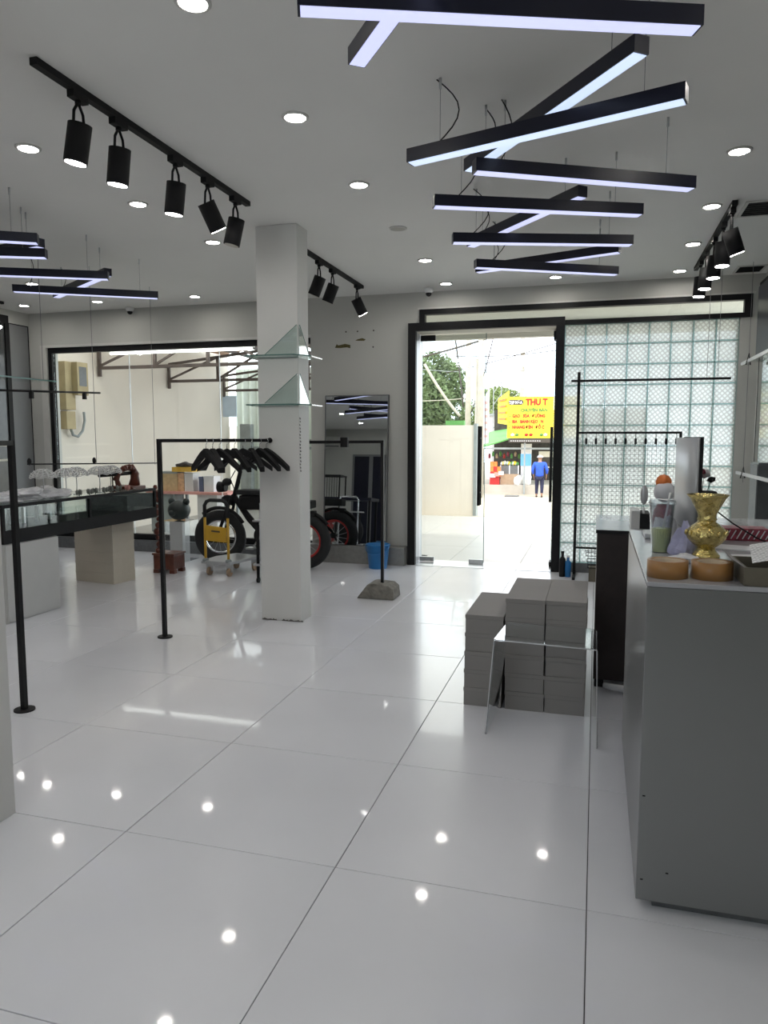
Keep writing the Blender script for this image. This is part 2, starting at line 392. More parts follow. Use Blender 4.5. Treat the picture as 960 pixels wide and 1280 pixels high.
# front baseboard (dark granite kerb)
for n, (a, b_) in enumerate(((WX1, DX0),)):
    struct(B().box(a, b_, YF - .03, YF, 0, .205).build('baseboard_front', M['basegrey']))
struct(B().box(1.295, XR, YF - .02, YF, 0, .12).build('baseboard_right', M['kerb']))
# curb under glass blocks, inside edge
struct(B().box(DX1, 1.295, YF - .01, YF, 0, .10).build('trim_1', M['kerb']))

# pillar in the middle of the room and the pillar end at the left edge
PX0, PX1, PY0, PY1 = -2.470, -2.140, 5.14, 5.345
p = B().box(PX0, PX1, PY0, PY1, 0, H).build('wall_pillar', M['wall_white'], bevel=.004); struct(p)
for cx, cy, s_ in ((-2.42, 5.135, .05), (-2.36, 5.135, .02), (-2.20, 5.135, .05), (-2.27, 5.135, .03), (-2.15, 5.14, .03)):
    b = B().poly([(cx - s_, cy - .003, .001), (cx + s_, cy - .003, .001), (cx + s_ * .6, cy - .003, .012), (cx, cy - .003, .007), (cx - s_ * .5, cy - .003, .016)], .006, (0, 1, 0))
    b.build('chipped_patch', M['cartonseam'], p)
# unreadable floral strip on the pillar's right face
for k in range(17):
    z = 1.56 - k * .0245; y = PY0 + .018 + .004 * math.sin(k * 2.1)
    B().poly([(PX1 + .001, y - .011, z), (PX1 + .001, y + random.uniform(.004, .014), z - .006), (PX1 + .001, y + .008, z - random.uniform(.012, .02)), (PX1 + .001, y - .008, z - .015)], .002, (1, 0, 0)).build('sticker_mark', M['black'] if 7 < k < 13 else M['cartonseam'], p)
p2 = B().box(-2.40, -2.07, 1.70, 2.163, 0, H).build('wall_pillar_near', M['wall_white'], bevel=.004); struct(p2)

# ------------------------------------------------------------------ shop window (front left)
wn_ = B(); wy0, wy1 = YF + .02, YF + .09
wn_.box(WX0, WX0 + .055, wy0, wy1, WZ0, WZ1);
wn_.box(WX0 + .055, WX1 - .012, wy0, wy1, WZ1 - .065, WZ1); wn_.box(WX0 + .055, WX1 - .012, wy0, wy1, WZ0, WZ0 + .07)
win = wn_.build('window_1', M['black']); struct(win)
B().box(WX1 - .012, WX1, wy0, wy1, WZ0, WZ1).build('right_jamb', M['trimwhite'], win)
px = [WX0 + .055, -5.54, -4.31, WX1 - .012]
for a, b_ in zip(px, px[1:]):
    B().box(a + .003, b_ - .003, YF + .05, YF + .06, WZ0 + .07, WZ1 - .065).build('pane', M['glass'], win)
for a in px[1:-1]:
    B().box(a - .0025, a + .0025, YF + .047, YF + .063, WZ0 + .07, WZ1 - .065).build('silicone_joint', M['white'], win)
struct(B().box(WX0 - .09, WX0, YF - .012, YF + .02, WZ0, WZ1 + .03).box(WX0, WX1, YF - .012, YF + .02, WZ1, WZ1 + .03).build('trim_2', M['trimwhite']))
struct(B().box(WX0, WX1, YF - .03, YF + .02, 0, WZ0).build('baseboard_window', M['kerb']))

# ------------------------------------------------------------------ transom window and glass block wall
tr = B(); ty0, ty1 = YF - .02, YF + .06
tr.box(-1.87, 1.395, ty0, ty1, 2.72, 2.775); tr.box(-1.87, 1.395, ty0, ty1, 2.555, 2.60)
tr.box(-1.87, -1.81, ty0, ty1, 2.60, 2.72); tr.box(1.325, 1.395, ty0, ty1, 2.60, 2.72)
tw = tr.build('window_2', M['black']); struct(tw)
B().box(-1.81, 1.325, YF + .02, YF + .028, 2.60, 2.72).build('pane', M['glass'], tw)
struct(B().box(-1.89, 1.42, YF - .008, YF, 2.775, 2.795).build('trim_3', M['trimwhite']))

gb = B()
bx0 = DX1 + .035; cols = 8; rows = 12; bs = 0.2
gz0 = 0.10; bz = (2.555 - gz0) / 12
BXs = [DX1 + (1.295 - DX1) * k / 8 for k in range(9)]
for k in range(9): gb.box(BXs[k] - .005, BXs[k] + .005, YF + .02, YF + .10, gz0, 2.555)
for k in range(13): gb.box(DX1, 1.295, YF + .022, YF + .098, gz0 + k * bz - .005, gz0 + k * bz + .005)
M['joint'] = mat('green_glass_joint', (0.22, 0.38, 0.36), 0.3, var=0.05)
M['joint'].node_tree.nodes['Principled BSDF'].inputs['Transmission Weight'].default_value = 0.6
gw = gb.build('wall_glass_block', M['joint']); struct(gw)
bmeshes = []
for m in BM_:
    b = B().box(-(BXs[1] - BXs[0]) / 2 + .006, (BXs[1] - BXs[0]) / 2 - .006, -.036, .036, -bz / 2 + .006, bz / 2 - .006)
    bmesh.ops.bevel(b.bm, geom=b.bm.edges[:], offset=.007, segments=1, affect='EDGES')
    me = bpy.data.meshes.new('glass_block'); b.bm.to_mesh(me); b.bm.free(); me.materials.append(m); bmeshes.append(me)
gl_ = wloc(gw)
for r_ in range(12):
    for c_ in range(8):
        o = bpy.data.objects.new('glass_block', random.choice(bmeshes)); C.objects.link(o); o.parent = gw
        o.location = Vector(((BXs[c_] + BXs[c_ + 1]) / 2, YF + .06, gz0 + (r_ + .5) * bz)) - gl_
        if random.random() < .5: o.rotation_euler = (0, 0, PI)

# ------------------------------------------------------------------ door portal and glass leaves
dp = B()
py0, py1 = YF - .06, YF + .34
dp.box(DX0, DX0 + .085, py0, py0 + .06, 0, 2.63); dp.box(DX1 - .085, DX1, py0, py0 + .06, 0, 2.63); dp.box(DX0 + .085, DX1 - .085, py0, py0 + .06, 2.545, 2.63)
d1 = dp.build('door_1', M['black']); struct(d1)
B().box(DX0 + .045, DX0 + .07, py0 + .06, py1, 0, 2.545).build('left_reveal', M['silver'], d1)
B().box(DX1 - .07, DX1 - .045, py0 + .06, py1, 0, 2.545).build('right_reveal', M['silver'], d1)
B().box(DX0 + .07, DX1 - .07, py0 + .06, py1, 2.545, 2.57).build('head_reveal', M['beige'], d1)
B().box(DX0 + .07, DX1 - .07, py0, py1, 0.0005, .003).build('threshold_strip', M['steel'], d1)
YL = 8.10
leafL = B().box(-1.905, -1.175, YL - .006, YL + .006, .012, 2.53).build('door_leaf', M['glass'], d1)
leafR = B().box(-.452, -.440, YL, YL + .73, .012, 2.53).build('door_leaf', M['glass'], d1)
for x0, x1, z0, z1 in ((-1.905, -1.74, .008, .058), (-1.34, -1.18, .004, .05), (-1.905, -1.74, 2.47, 2.53)):
    B().box(x0, x1, YL - .016, YL + .016, z0, z1).build('patch_fitting', M['steel'] if z0 < 1 else M['blackmatte'], leafL)
for y0, z0, z1 in ((YL, .008, .058), (YL, 2.44, 2.53)):
    B().box(-.466, -.426, y0, y0 + .17, z0, z1).build('patch_fitting', M['blackmatte'], leafR)
B().box(-1.181, -1.175, YL - .008, YL + .008, .012, 2.53).build('leaf_edge', M['glassedge'], leafL)
B().box(-.454, -.438, YL + .726, YL + .733, .012, 2.53).build('leaf_edge', M['glassedge'], leafR)
for yy in (-.05, .05):
    B().cyl((-1.235, YL + yy, .66), (-1.235, YL + yy, 1.53), .017).build('pull_handle', M['blackmatte'], leafL)
B().cyl((-1.235, YL - .05, .8), (-1.235, YL + .05, .8), .009).cyl((-1.235, YL - .05, 1.4), (-1.235, YL + .05, 1.4), .009).build('handle_fixing', M['steel'], leafL)
for xx in (-.50, -.395):
    B().cyl((xx, YL + .62, .66), (xx, YL + .62, 1.53), .017).build('pull_handle', M['blackmatte'], leafR)
B().cyl((-.50, YL + .62, .82), (-.395, YL + .62, .82), .009).cyl((-.50, YL + .62, 1.38), (-.395, YL + .62, 1.38), .009).build('handle_fixing', M['steel'], leafR)

# ------------------------------------------------------------------ left wall: dark sliding door and grey panel
d2 = B().box(XL, XL + .03, 4.6, 7.52, 0.0, .06).box(XL, XL + .03, 4.6, 7.52, 2.78, 2.88).box(XL, XL + .03, 7.46, 7.52, .06, 2.78).box(XL, XL + .03, 4.6, 4.66, .06, 2.78).box(XL, XL + .03, 6.05, 6.11, .06, 2.78).build('door_2', M['black']); struct(d2)
B().box(XL, XL + .012, 4.66, 6.05, .06, 2.78).build('door_panel', M['doordark'], d2)
B().box(XL, XL + .012, 6.11, 7.46, .06, 2.78).build('door_panel', M['doordark'], d2)
for z in (1.12, 1.30):
    B().box(XL + .012, XL + .028, 6.5, 7.46, z, z + .025).build('door_rail', M['beige'], d2)
pn = B().box(XL, XL + .012, 7.53, 7.86, .1, 2.80).build('trim_4', M['greypanel']); struct(pn)
B().box(XL + .012, XL + .016, 7.53, 7.542, .1, 2.80).box(XL + .012, XL + .016, 7.848, 7.86, .1, 2.80).box(XL + .012, XL + .016, 7.542, 7.848, 2.788, 2.80).build('panel_outline', M['black'], pn)
# right wall: mirror panels in black frames and a dark band of cupboards above
mp_ = B().box(XR - .10, XR, 4.2, 4.24, .1, 2.1).box(XR - .10, XR, 7.485, 7.50, .1, 2.1).box(XR - .10, XR, 6.0, 6.03, .1, 2.1).box(XR - .10, XR, 4.2, 7.50, 0, .1).build('window_4', M['black']); struct(mp_)
B().box(XR - .098, XR - .09, 4.24, 6.0, .1, 2.1).build('mirror_pane', M['smirror'], mp_)
struct(B().box(XR - .10, XR, 7.505, 7.53, 0, 2.80).build('trim_6', M['trimwhite']))
B().box(XR - .098, XR - .09, 6.03, 7.485, .1, 2.1).build('mirror_pane', M['smirror'], mp_)
wc = thing('wall_cupboard', 'dark navy overhead cupboard with black doors high on the right wall', 'cupboard', (XR, 5.8, 2.1))
B().box(XR - .12, XR, 4.0, 7.50, 2.1, 2.80).build('body', M['blackmatte'], wc)
for y0, y1 in ((4.03, 5.25), (5.28, 6.50), (6.53, 7.48)):
    B().box(XR - .132, XR - .12, y0, y1, 2.14, 2.76).build('door', M['navyblack'], wc)

# ------------------------------------------------------------------ ceiling fixtures
def make_downlight(label, x, y, lit=True, group='recessed ceiling downlights'):
    t = thing('downlight', label, 'ceiling light', (x, y, H), 0, group)
    b = B().lathe([(.050, 0), (.066, 0), (.066, -.006), (.052, -.010), (.050, 0)], (0, 0, 0), 24, cap=False)
    b.build('ring', M['trimwhite'], t, local=True)
    b = B().cyl((0, 0, -.001), (0, 0, -.006), .051, seg=20); b.build('diffuser', M['downlight'] if lit else M['unlit'], t, local=True)
    return t
ordw = ['nearest', 'second', 'third', 'fourth', 'fifth', 'farthest']
dl0 = make_downlight('lit round ceiling downlight cut by the top picture edge, left of the pendants', -1.43, 2.50)
def dlc(x, y, lab): return dup(dl0, (x, y, H), 0, lab)
for k, y in enumerate((3.48, 4.48)):
    dlc(-1.45, y, ('lit round downlight between left track and zigzag pendants, %s' % ['opposite the first spotlights', 'nearer the pillar'][k]))
make_downlight('unlit yellowish round downlight in the row left of the zigzag pendants', -1.465, 5.47, False)
dlc(-1.49, 6.49, 'lit round downlight just beyond the unlit one, left of the zigzag pendants')
dlc(-1.51, 7.51, 'lit round downlight near the dome camera above the doorway')
for k, y in enumerate((3.44, 4.43, 5.43)):
    dlc(-2.98, y, 'lit round ceiling downlight %s in the row left of the five-spot track' % ['nearest', 'second', 'third'][k])
dlc(-0.427, 7.50, 'lit round downlight behind the last zigzag bar, above the glass door')
for k, y in enumerate((4.54, 5.54, 6.55, 7.55)):
    dlc(0.70, y, 'lit round ceiling downlight %s in the row left of the right-hand track' % ['nearest', 'second', 'third', 'farthest'][k])
dlc(-4.31, 7.42, 'lit round downlight nearest the pillar in the row above the shop window')
dlc(-5.54, 7.38, 'lit round downlight under the left pendant bars, middle of the row above the shop window')
dlc(-6.54, 7.36, 'lit round downlight at the far left end of the row above the shop window')
dlc(-5.54, 6.36, 'lit round downlight behind the left pendant bars, one row nearer than the window row')
for i, (x, y) in enumerate([(-1.4, 1.5), (-1.4, .5), (-1.4, -.7), (-1.4, -1.8), (.7, 3.5), (.7, 2.5), (.7, 1.2), (.7, -.5), (-2.98, 1.2), (-2.98, 0.0), (-2.98, -1.4), (-5.54, 5.3), (-5.54, 4.2), (-5.54, 2.8), (-5.54, 1.4), (-5.54, 0), (-5.54, -1.4), (-4.31, 0.2), (-4.3, -1.2), (-6.54, 4.2), (-6.54, 1.0)]):  # unseen downlights continuing the ceiling grid, added for their light
    o = dlc(x, y, 'unseen round ceiling downlight behind the photographer, added for room light'); o['group'] = 'added downlights behind the camera'

def spot_head(parent, x, y, tilt_x, tilt_y, lit=True, drop=.115, L=.165, r=.052, z=H - .03):
    # short stem, yoke with two arms, cylinder head
    hd = B().box(x - .018, x + .018, y - .05, y + .05, z - .03, z).cyl((x, y, z - .03), (x, y, z - .045), .014).build('adaptor', M['blackmatte'], parent)
    piv = Vector((x, y, z - .045))
    m = Matrix.Rotation(tilt_y, 3, 'Y') @ Matrix.Rotation(tilt_x, 3, 'X')
    a = B()
    top = piv + Vector((0, 0, 0)); c = piv + Vector((0, 0, -drop))
    for s_ in (-1, 1):
        a.tube([top + Vector((0, s_ * .006, 0)), piv + Vector((0, s_ * .030, -.035)), c + Vector((0, s_ * (r * .75), 0))], .0065, 6)
    a.build('yoke', M['blackmatte'], parent)
    d = (m @ Vector((0, 0, -1))).normalized()
    st = c - d * .03
    h = B().cyl(st, st + d * L, r, seg=24).build('spot_head', M['blackmatte'], parent)
    B().cyl(st + d * L, st + d * (L + .003), r * .86, seg=20).build('lens', M['spotlens'] if lit else M['unlit'], h)
tk = thing('track_light', 'long black ceiling track with five cylinder spotlights, upper left', 'track light', (-2.26, 3.6, H))
B().box(-2.278, -2.242, 2.66, 4.60, H - .03, H).build('track', M['blackmatte'], tk)
for y, tx, ty, lit in ((2.93, .0, .20, True), (3.22, .05, .16, True), (3.72, .05, .16, True), (4.07, .45, -.28, True), (4.42, -.05, .22, False)):
    spot_head(tk, -2.26, y, tx, ty, lit)
tk2 = thing('track_light', 'black ceiling track with three small spotlights just right of the pillar', 'track light', (-2.36, 6.6, H))
B().box(-2.378, -2.342, 5.50, 7.39, H - .03, H).build('track', M['blackmatte'], tk2)
for y, tx, ty, lit in ((6.16, .0, .40, False), (6.50, .0, .40, False), (7.22, .35, -.38, True)):
    spot_head(tk2, -2.36, y, tx, ty, lit)
tk3 = thing('track_light', 'black ceiling track seen end-on with five spotlights, upper right by the ceiling grilles', 'track light', (.83, 6.4, H))
B().box(.812, .848, 5.45, 7.46, H - .03, H).build('track', M['blackmatte'], tk3)
for y, tx, ty, lit in ((5.56, .15, -.35, True), (5.90, 0, 0, True), (6.32, 0, .0, True), (6.75, 0, 0.05, True), (7.10, 0, .05, True)):
    spot_head(tk3, .83, y, tx, ty, lit)
tk4 = thing('track_light', 'end of a black spotlight track cut off by the left picture edge', 'track light', (-6.4, 6.2, H))
B().box(-6.618, -6.582, 5.2, 7.10, H - .03, H).build('track', M['blackmatte'], tk4)
spot_head(tk4, -6.60, 6.95, 0, -.4, True); spot_head(tk4, -6.60, 6.2, 0, -.4, True)

# zigzag LED pendants
def pendant(a, b_, z, label, group, mled, cord=0):
    a = Vector((a[0], a[1], z)); b_ = Vector((b_[0], b_[1], z)); mid = (a + b_) / 2
    t = thing('pendant_bar', label, 'pendant light', mid, 0, group)
    h = .058
    B().bar(a + Vector((0, 0, h / 2)), b_ + Vector((0, 0, h / 2)), .062, h).build('housing', M['navyblack'], t)
    d = (b_ - a).normalized()
    B().bar(a + d * .008 + Vector((0, 0, -.001)), b_ - d * .008 + Vector((0, 0, -.001)), .055, .003).build('diffuser', mled, t)
    for f in (.13, .87):
        q = a.lerp(b_, f); z1 = z + h
        B().cyl((q.x, q.y, z1), (q.x, q.y, H - .04), .0012, seg=6).build('suspension_cable', M['wire'], t)
        B().cyl((q.x, q.y, H - .045), (q.x, q.y, H), .006, seg=8).build('cable_gripper', M['steel'], t)
    q = a.lerp(b_, .10)
    pts = []
    for k in range(9):
        s_ = k / 8; off = math.sin(s_ * PI) * (.05 + .05 * cord)
        pts.append((q.x + off + .015, q.y, z + h + (H - z - h) * s_))
    B().tube(pts, .0030, 6).build('power_cord', M['blackmatte'], t)
    return t
zz = [((-.86, 2.09), (.26, 2.52), 2.63, 'nearest wide bar cut by the top picture edge', 'led', 0),
      ((-.85, 2.60), (-.11, 1.66), 2.71, 'short-looking diagonal bar poking out under the topmost bar', 'led', 0),
      ((-.64, 3.74), (.11, 2.78), 2.71, 'steep diagonal bar crossing behind the long slanted bar', 'led2', 0),
      ((-.84, 3.34), (.28, 3.01), 2.63, 'long bar rising to the right across the steep diagonal', 'led2', 1),
      ((-.58, 3.52), (.42, 4.06), 2.63, 'bar whose left end meets the steep diagonal bar', 'led', 0),
      ((-.87, 3.97), (.20, 4.44), 2.63, 'middle horizontal-looking bar crossing the second diagonal', 'led', 1),
      ((-.87, 5.17), (-.11, 4.28), 2.71, 'second diagonal bar, between the middle bars', 'led', 0),
      ((-.91, 4.72), (.18, 5.09), 2.63, 'third from the doorway, level bar over the diagonal end', 'led', 1),
      ((-.95, 5.97), (.12, 5.61), 2.71, 'farthest diagonal bar rising gently to the right', 'led', 0),
      ((-.88, 5.44), (.11, 5.97), 2.63, 'last bar of the zigzag, nearest the glass door', 'led', 1)]
for a, b_, z, lab, m_, c_ in zz:
    pendant(a, b_, z, 'black LED pendant bar, ' + lab, 'zigzag pendant bars over the aisle', M[m_], c_)
zl = [((-4.46, 3.42), (-3.43, 4.01), 2.63, 'uppermost one showing at the left picture edge'),
      ((-4.72, 3.87), (-3.65, 4.34), 2.63, 'second one down at the left picture edge'),
      ((-4.74, 4.53), (-3.68, 5.05), 2.63, 'third down, meeting the short diagonal'),
      ((-4.76, 5.24), (-3.76, 5.85), 2.63, 'lowest and farthest one, ending nearest the pillar'),
      ((-4.90, 5.93), (-3.83, 5.25), 2.71, 'the diagonal one crossing behind the lowest'),
      ((-4.80, 4.60), (-3.70, 4.35), 2.71, 'one seen in the leaning mirror, first'),
      ((-4.75, 3.20), (-3.60, 2.95), 2.63, 'one seen in the leaning mirror, second'),
      ((-4.60, 2.90), (-3.50, 2.30), 2.71, 'one seen in the leaning mirror, third'),
      ((-4.75, 2.00), (-3.60, 2.50), 2.63, 'one seen in the leaning mirror, fourth'),
      ((-4.65, 2.10), (-3.55, 1.45), 2.71, 'one seen in the leaning mirror, fifth'),
      ((-4.75, 1.25), (-3.65, 1.70), 2.63, 'one seen in the leaning mirror, sixth'),
      ((-4.65, 1.15), (-3.60, .65), 2.71, 'one seen in the leaning mirror, seventh')]
for a, b_, z, lab in zl:
    pendant(a, b_, z, 'black LED pendant bar of the left cluster, ' + lab, 'zigzag pendant bars over the left display', M['led'])

def grille(x0, x1, y0, y1, lab):
    g = thing('ceiling_vent', lab, 'vent', ((x0 + x1) / 2, (y0 + y1) / 2, H), 0)
    B().box(x0, x1, y0, y0 + .02, H - .008, H).box(x0, x1, y1 - .02, y1, H - .008, H).box(x0, x0 + .02, y0 + .02, y1 - .02, H - .008, H).box(x1 - .02, x1, y0 + .02, y1 - .02, H - .008, H).build('frame', M['trimwhite'], g)
    B().box(x0 + .02, x1 - .02, y0 + .02, y1 - .02, H - .003, H).build('backing', M['blackmatte'], g)
    n = 7
    for k in range(n):
        y = y0 + .035 + (y1 - y0 - .07) * k / (n - 1)
        B().box(x0 + .02, x1 - .02, y - .004, y + .004, H - .007, H - .003).build('slat', M['blackmatte'], g)
grille(.905, 1.46, 5.50, 5.86, 'large dark rectangular ceiling vent at the right picture edge')
grille(1.19, 1.44, 7.50, 7.80, 'smaller dark ceiling vent near the front wall corner, upper right')

def dome_cam(x, y, z, lab, s_=1.0):
    t = thing('dome_camera', lab, 'security camera', (x, y, z))
    B().lathe([(.045, 0), (.050, -.01), (.048, -.035), (.030, -.05)], (x, y, z), 20).build('base', M['white'], t)
    B().ball((x, y, z - .055), .032, sub=2).build('lens_ball', M['blackmatte'], t)
dome_cam(-1.73, 7.70, H, 'small white dome camera with black eye above the doorway')
dome_cam(-5.42, 7.82, H, 'small white dome camera with black eye above the shop window')

# ------------------------------------------------------------------ wall marks and leaning mirror
a1 = B().poly([(-2.84, YF - .003, 2.405), (-2.79, YF - .003, 2.40), (-2.70, YF - .003, 2.405), (-2.66, YF - .003, 2.395), (-2.66, YF - .003, 2.43), (-2.72, YF - .003, 2.445), (-2.80, YF - .003, 2.43), (-2.82, YF - .003, 2.445)], .003, (0, 1, 0)).build('adhesive_patch', M['olive']); tag(a1, 'larger olive adhesive stain on the grey wall above the mirror', 'stain')
a2 = B().poly([(-2.60, YF - .003, 2.475), (-2.50, YF - .003, 2.47), (-2.48, YF - .003, 2.485), (-2.52, YF - .003, 2.50), (-2.58, YF - .003, 2.488)], .003, (0, 1, 0)).build('adhesive_patch', M['olive']); tag(a2, 'smaller thin adhesive stain, upper right of the larger one', 'stain')
for k, (x, z) in enumerate(((-2.71, 2.575), (-2.575, 2.575), (-2.39, 2.578), (-2.395, 2.40))):
    o = B().cyl((x, YF - .003, z), (x, YF, z), .009, seg=10).build('screw_hole', M['signdark'])
    tag(o, ['dark screw hole, left of the upper three above the mirror', 'dark screw hole, middle of the upper three above the mirror', 'dark screw hole, right of the upper three above the mirror', 'single dark screw hole right of the adhesive stains'][k], 'hole', 'screw holes in the wall')
sw = B().box(-2.16, -1.99, YF - .008, YF, 1.40, 1.52).build('cover_plate', M['wall'], bevel=.003); tag(sw, 'grey blank cover plate on the wall between mirror and door frame', 'plate')

mt = thing('leaning_mirror', 'tall frameless mirror leaning on the grey wall behind the thin rack post', 'mirror', (-2.58, 7.765, .205))
mt.rotation_euler = (R(-3.7), 0, 0)
B().box(-.372, .372, 0, .018, 0, 1.675).build('back_board', M['black'], mt, local=True)
B().box(-.362, .362, -.006, 0, .004, 1.67).build('mirror_glass', M['mirror'], mt, local=True)
B().box(-.372, -.362, -.010, 0, 0, 1.675).box(.362, .372, -.010, 0, 0, 1.675).box(-.362, .362, -.010, 0, 1.665, 1.675).build('edge_trim', M['kerb'], mt, local=True)
ldg = B().box(-3.13, -2.0, 7.74, YF - .03, 0, .2).build('trim_5', M['basegrey']); struct(ldg)

# bucket
bk = thing('bucket', 'blue plastic bucket under the mirror, behind the thin black post', 'bucket', (-2.245, 7.56, 0))
B().lathe([(.098, 0), (.125, .25), (.132, .25), (.132, .262), (.120, .262), (.094, .008), (.0, .008)], (0, 0, 0), 28, cap=False).build('body', M['blue'], bk, local=True)
B().lathe([(0.0, 0.001), (.098, .001)], (0, 0, 0), 28, cap=False).build('bottom', M['blue'], bk, local=True)
B().tube([(.13 * math.cos(t), .13 * math.sin(t) - .0, .255 - .05 * math.sin(t) * 1) if False else (.134 * math.cos(t), -.134 * math.sin(t), .25 - .085 * math.sin(t)) for t in [PI * k / 14 for k in range(15)]], .004, 6).build('handle', M['blue'], bk, local=True)

# ------------------------------------------------------------------ garment racks fixed between posts and pillars
def rack(name, lab, foot, end, zt, stone=False):
    t = thing('garment_rack', lab, 'rack', (foot[0], foot[1], 0))
    B().bar((foot[0], foot[1], .0 if not stone else .10), (foot[0], foot[1], zt + .012), .026, .026, up=(0, 1, 0)).build('post', M['black'], t)
    B().bar((foot[0], foot[1], zt), (end[0], end[1], zt), .024, .024).build('rail', M['black'], t)
    if not stone: B().cyl((foot[0], foot[1], 0), (foot[0], foot[1], .008), .052, seg=24).build('foot_disc', M['black'], t)
    B().cyl((end[0], end[1], zt), (end[0] + .0, end[1] + .006, zt), .02, seg=16).build('wall_flange', M['black'], t)
    return t
rack('rack_a', 'black pipe garment rack at far left with round foot, nearest the camera', (-2.82, 3.04), (-2.36, 2.155), 1.383)
rack('rack_b', 'black pipe garment rack with round foot, left of the pillar, carrying hangers', (-2.905, 4.475), (-2.375, 5.13), 1.388)
rc = rack('rack_c', 'thin black pipe rack standing in a stone block, right of the pillar', (-1.79, 6.17), (-2.25, 5.35), 1.372, True)
B().box(-2.03, -1.97, 5.75, 5.79, 1.33, 1.41).build('clamp', M['blackmatte'], rc)
st = B().poly([(-1.995, 6.05, 0), (-1.90, 6.06, .125), (-1.86, 6.06, .135), (-1.71, 6.06, .125), (-1.665, 6.05, .095), (-1.655, 6.05, 0)], .24, (0, 1, 0)).build('stone_block', M['stone'], bevel=.012); tag(st, 'rough grey stone block holding the foot of the thin rack post', 'stone')

# hangers
def hanger():
    t = thing('hanger', '', 'hanger', (0, 0, 0), 0, 'black clothes hangers on the middle rack')
    n = 9; top = []; bot = []
    for k in range(n):
        s_ = -1 + 2 * k / (n - 1); a = abs(s_)
        zt = -.055 - .135 * a ** 1.25; th = .040 + .012 * (1 - a) - .006 * a
        top.append((s_ * .215, 0, zt)); bot.append((s_ * .215, 0, zt - th))
    b = B()
    for k in range(n - 1):
        w0 = .017
        b.poly([Vector(top[k]) + Vector((0, -w0, 0)), Vector(top[k + 1]) + Vector((0, -w0, 0)), Vector(bot[k + 1]) + Vector((0, -w0, 0)), Vector(bot[k]) + Vector((0, -w0, 0))], 2 * w0, (0, 1, 0))
    bmesh.ops.remove_doubles(b.bm, verts=b.bm.verts[:], dist=.0005)
    b.build('arms', M['blackmatte'], t, local=True)
    pts = [(0, 0, -.055), (0, 0, -.03)] + [(.020 * math.sin(u), 0, -.006 + .020 * -math.cos(u) if False else -.004 + -.020 * math.cos(u)) for u in [.1 + 4.2 * k / 9 for k in range(10)]]
    B().tube(pts, .0022, 6).build('hook', M['chrome'], t, local=True)
    return t
h0 = hanger()
labs = ['nearest the pillar, its arm before the pillar face', 'second hanger from the pillar', 'third hanger from the pillar', 'fourth hanger from the pillar', 'middle hanger of the bunch', 'fifth from the left end of the bunch', 'fourth from the left end of the bunch', 'second hanger from the left end of the bunch', 'leftmost hanger with its arm standing clear']
for k, f in enumerate((.965, .90, .82, .74, .66, .59, .52, .46, .40)):
    x = -2.905 + .53 * f; y = 4.475 + .655 * f
    rz = [-.30, -.42, -.75, .25, -.6, .45, -.35, -.75, -.60][k]
    loc = (x, y, 1.388 - .002)
    lab = 'black hanger on the middle rack, ' + labs[k]
    if k == 0: h0.location = loc; h0.rotation_euler = (0, 0, rz); h0['label'] = lab
    else: dup(h0, loc, rz, lab)

# ------------------------------------------------------------------ corner glass shelves on the pillar
for lab, z, up in (('upper clear glass corner shelf with triangular braces on the pillar', 2.00, .235), ('lower clear glass corner shelf with triangular braces on the pillar', 1.645, .235)):
    t = thing('corner_shelf', lab, 'shelf', (PX1, PY0, z))
    B().poly([(PX0 - .05, PY0 - .004, z), (PX0 - .02, PY0 - .16, z), (PX1 + .03, PY0 - .16, z), (PX1 + .11, PY0 - .02, z), (PX1 + .11, PY1, z), (PX1 + .004, PY1, z), (PX1 + .004, PY0 - .004, z)], .008, (0, 0, 1)).build('shelf_plate', M['shelfglass'], t)
    B().bar((PX0 - .05, PY0 - .006, z + .004), (PX1 + .004, PY0 - .006, z + .004), .006, .010).bar((PX0 - .02, PY0 - .163, z + .004), (PX1 + .03, PY0 - .163, z + .004), .004, .009).bar((PX1 + .03, PY0 - .163, z + .004), (PX1 + .112, PY0 - .02, z + .004), .004, .009).build('shelf_edge', M['glassedge'], t)
    br = B().poly([(PX1 - .004, PY0 - .012, z + .01), (PX0 + .06, PY0 - .012, z + .02), (PX1 - .004, PY0 - .012, z + up)], .007, (0, 1, 0)).build('brace', M['shelfglass'], t)
    B().bar((PX0 + .06, PY0 - .014, z + .02), (PX1 - .004, PY0 - .014, z + up), .003, .004).build('brace_edge', M['glassedge'], br)
    br = B().poly([(PX1 + .006, PY0, z + .01), (PX1 + .006, PY1 - .01, z + .02), (PX1 + .006, PY0, z + up)], .007, (1, 0, 0)).build('brace', M['shelfglass'], t)
    B().bar((PX1 + .014, PY1 - .01, z + .02), (PX1 + .014, PY0, z + up), .003, .004).build('brace_edge', M['glassedge'], br)

# ------------------------------------------------------------------ counter, right foreground
CX0, CX1, CY0, CY1 = .150, 1.30, 2.205, 3.44
ct = thing('counter', 'grey glossy sales counter with recessed plinth in the right foreground', 'counter', ((CX0 + CX1) / 2, (CY0 + CY1) / 2, 0))
B().box(CX0 + .05, CX1 - .03, CY0 + .035, CY1 - .03, 0, .045).build('plinth', M['kerb'], ct)
B().box(CX0, CX1, CY0, CY0 + .018, .035, .985).build('front_panel', M['panelgrey'], ct, bevel=.002)
B().box(CX0, CX0 + .018, CY0 + .019, CY1, .035, .985).build('side_panel', M['panelgrey'], ct)
B().box(CX1 - .018, CX1, CY0 + .019, CY1, .035, .985).build('side_panel', M['panelgrey'], ct)
B().box(CX0 + .019, CX1 - .019, CY0 + .019, CY1, .046, .060).build('base_board', M['panelgrey'], ct)
B().box(CX0, CX1, CY0, CY1, .986, 1.0).build('countertop', M['paneltop'], ct, bevel=.0015)
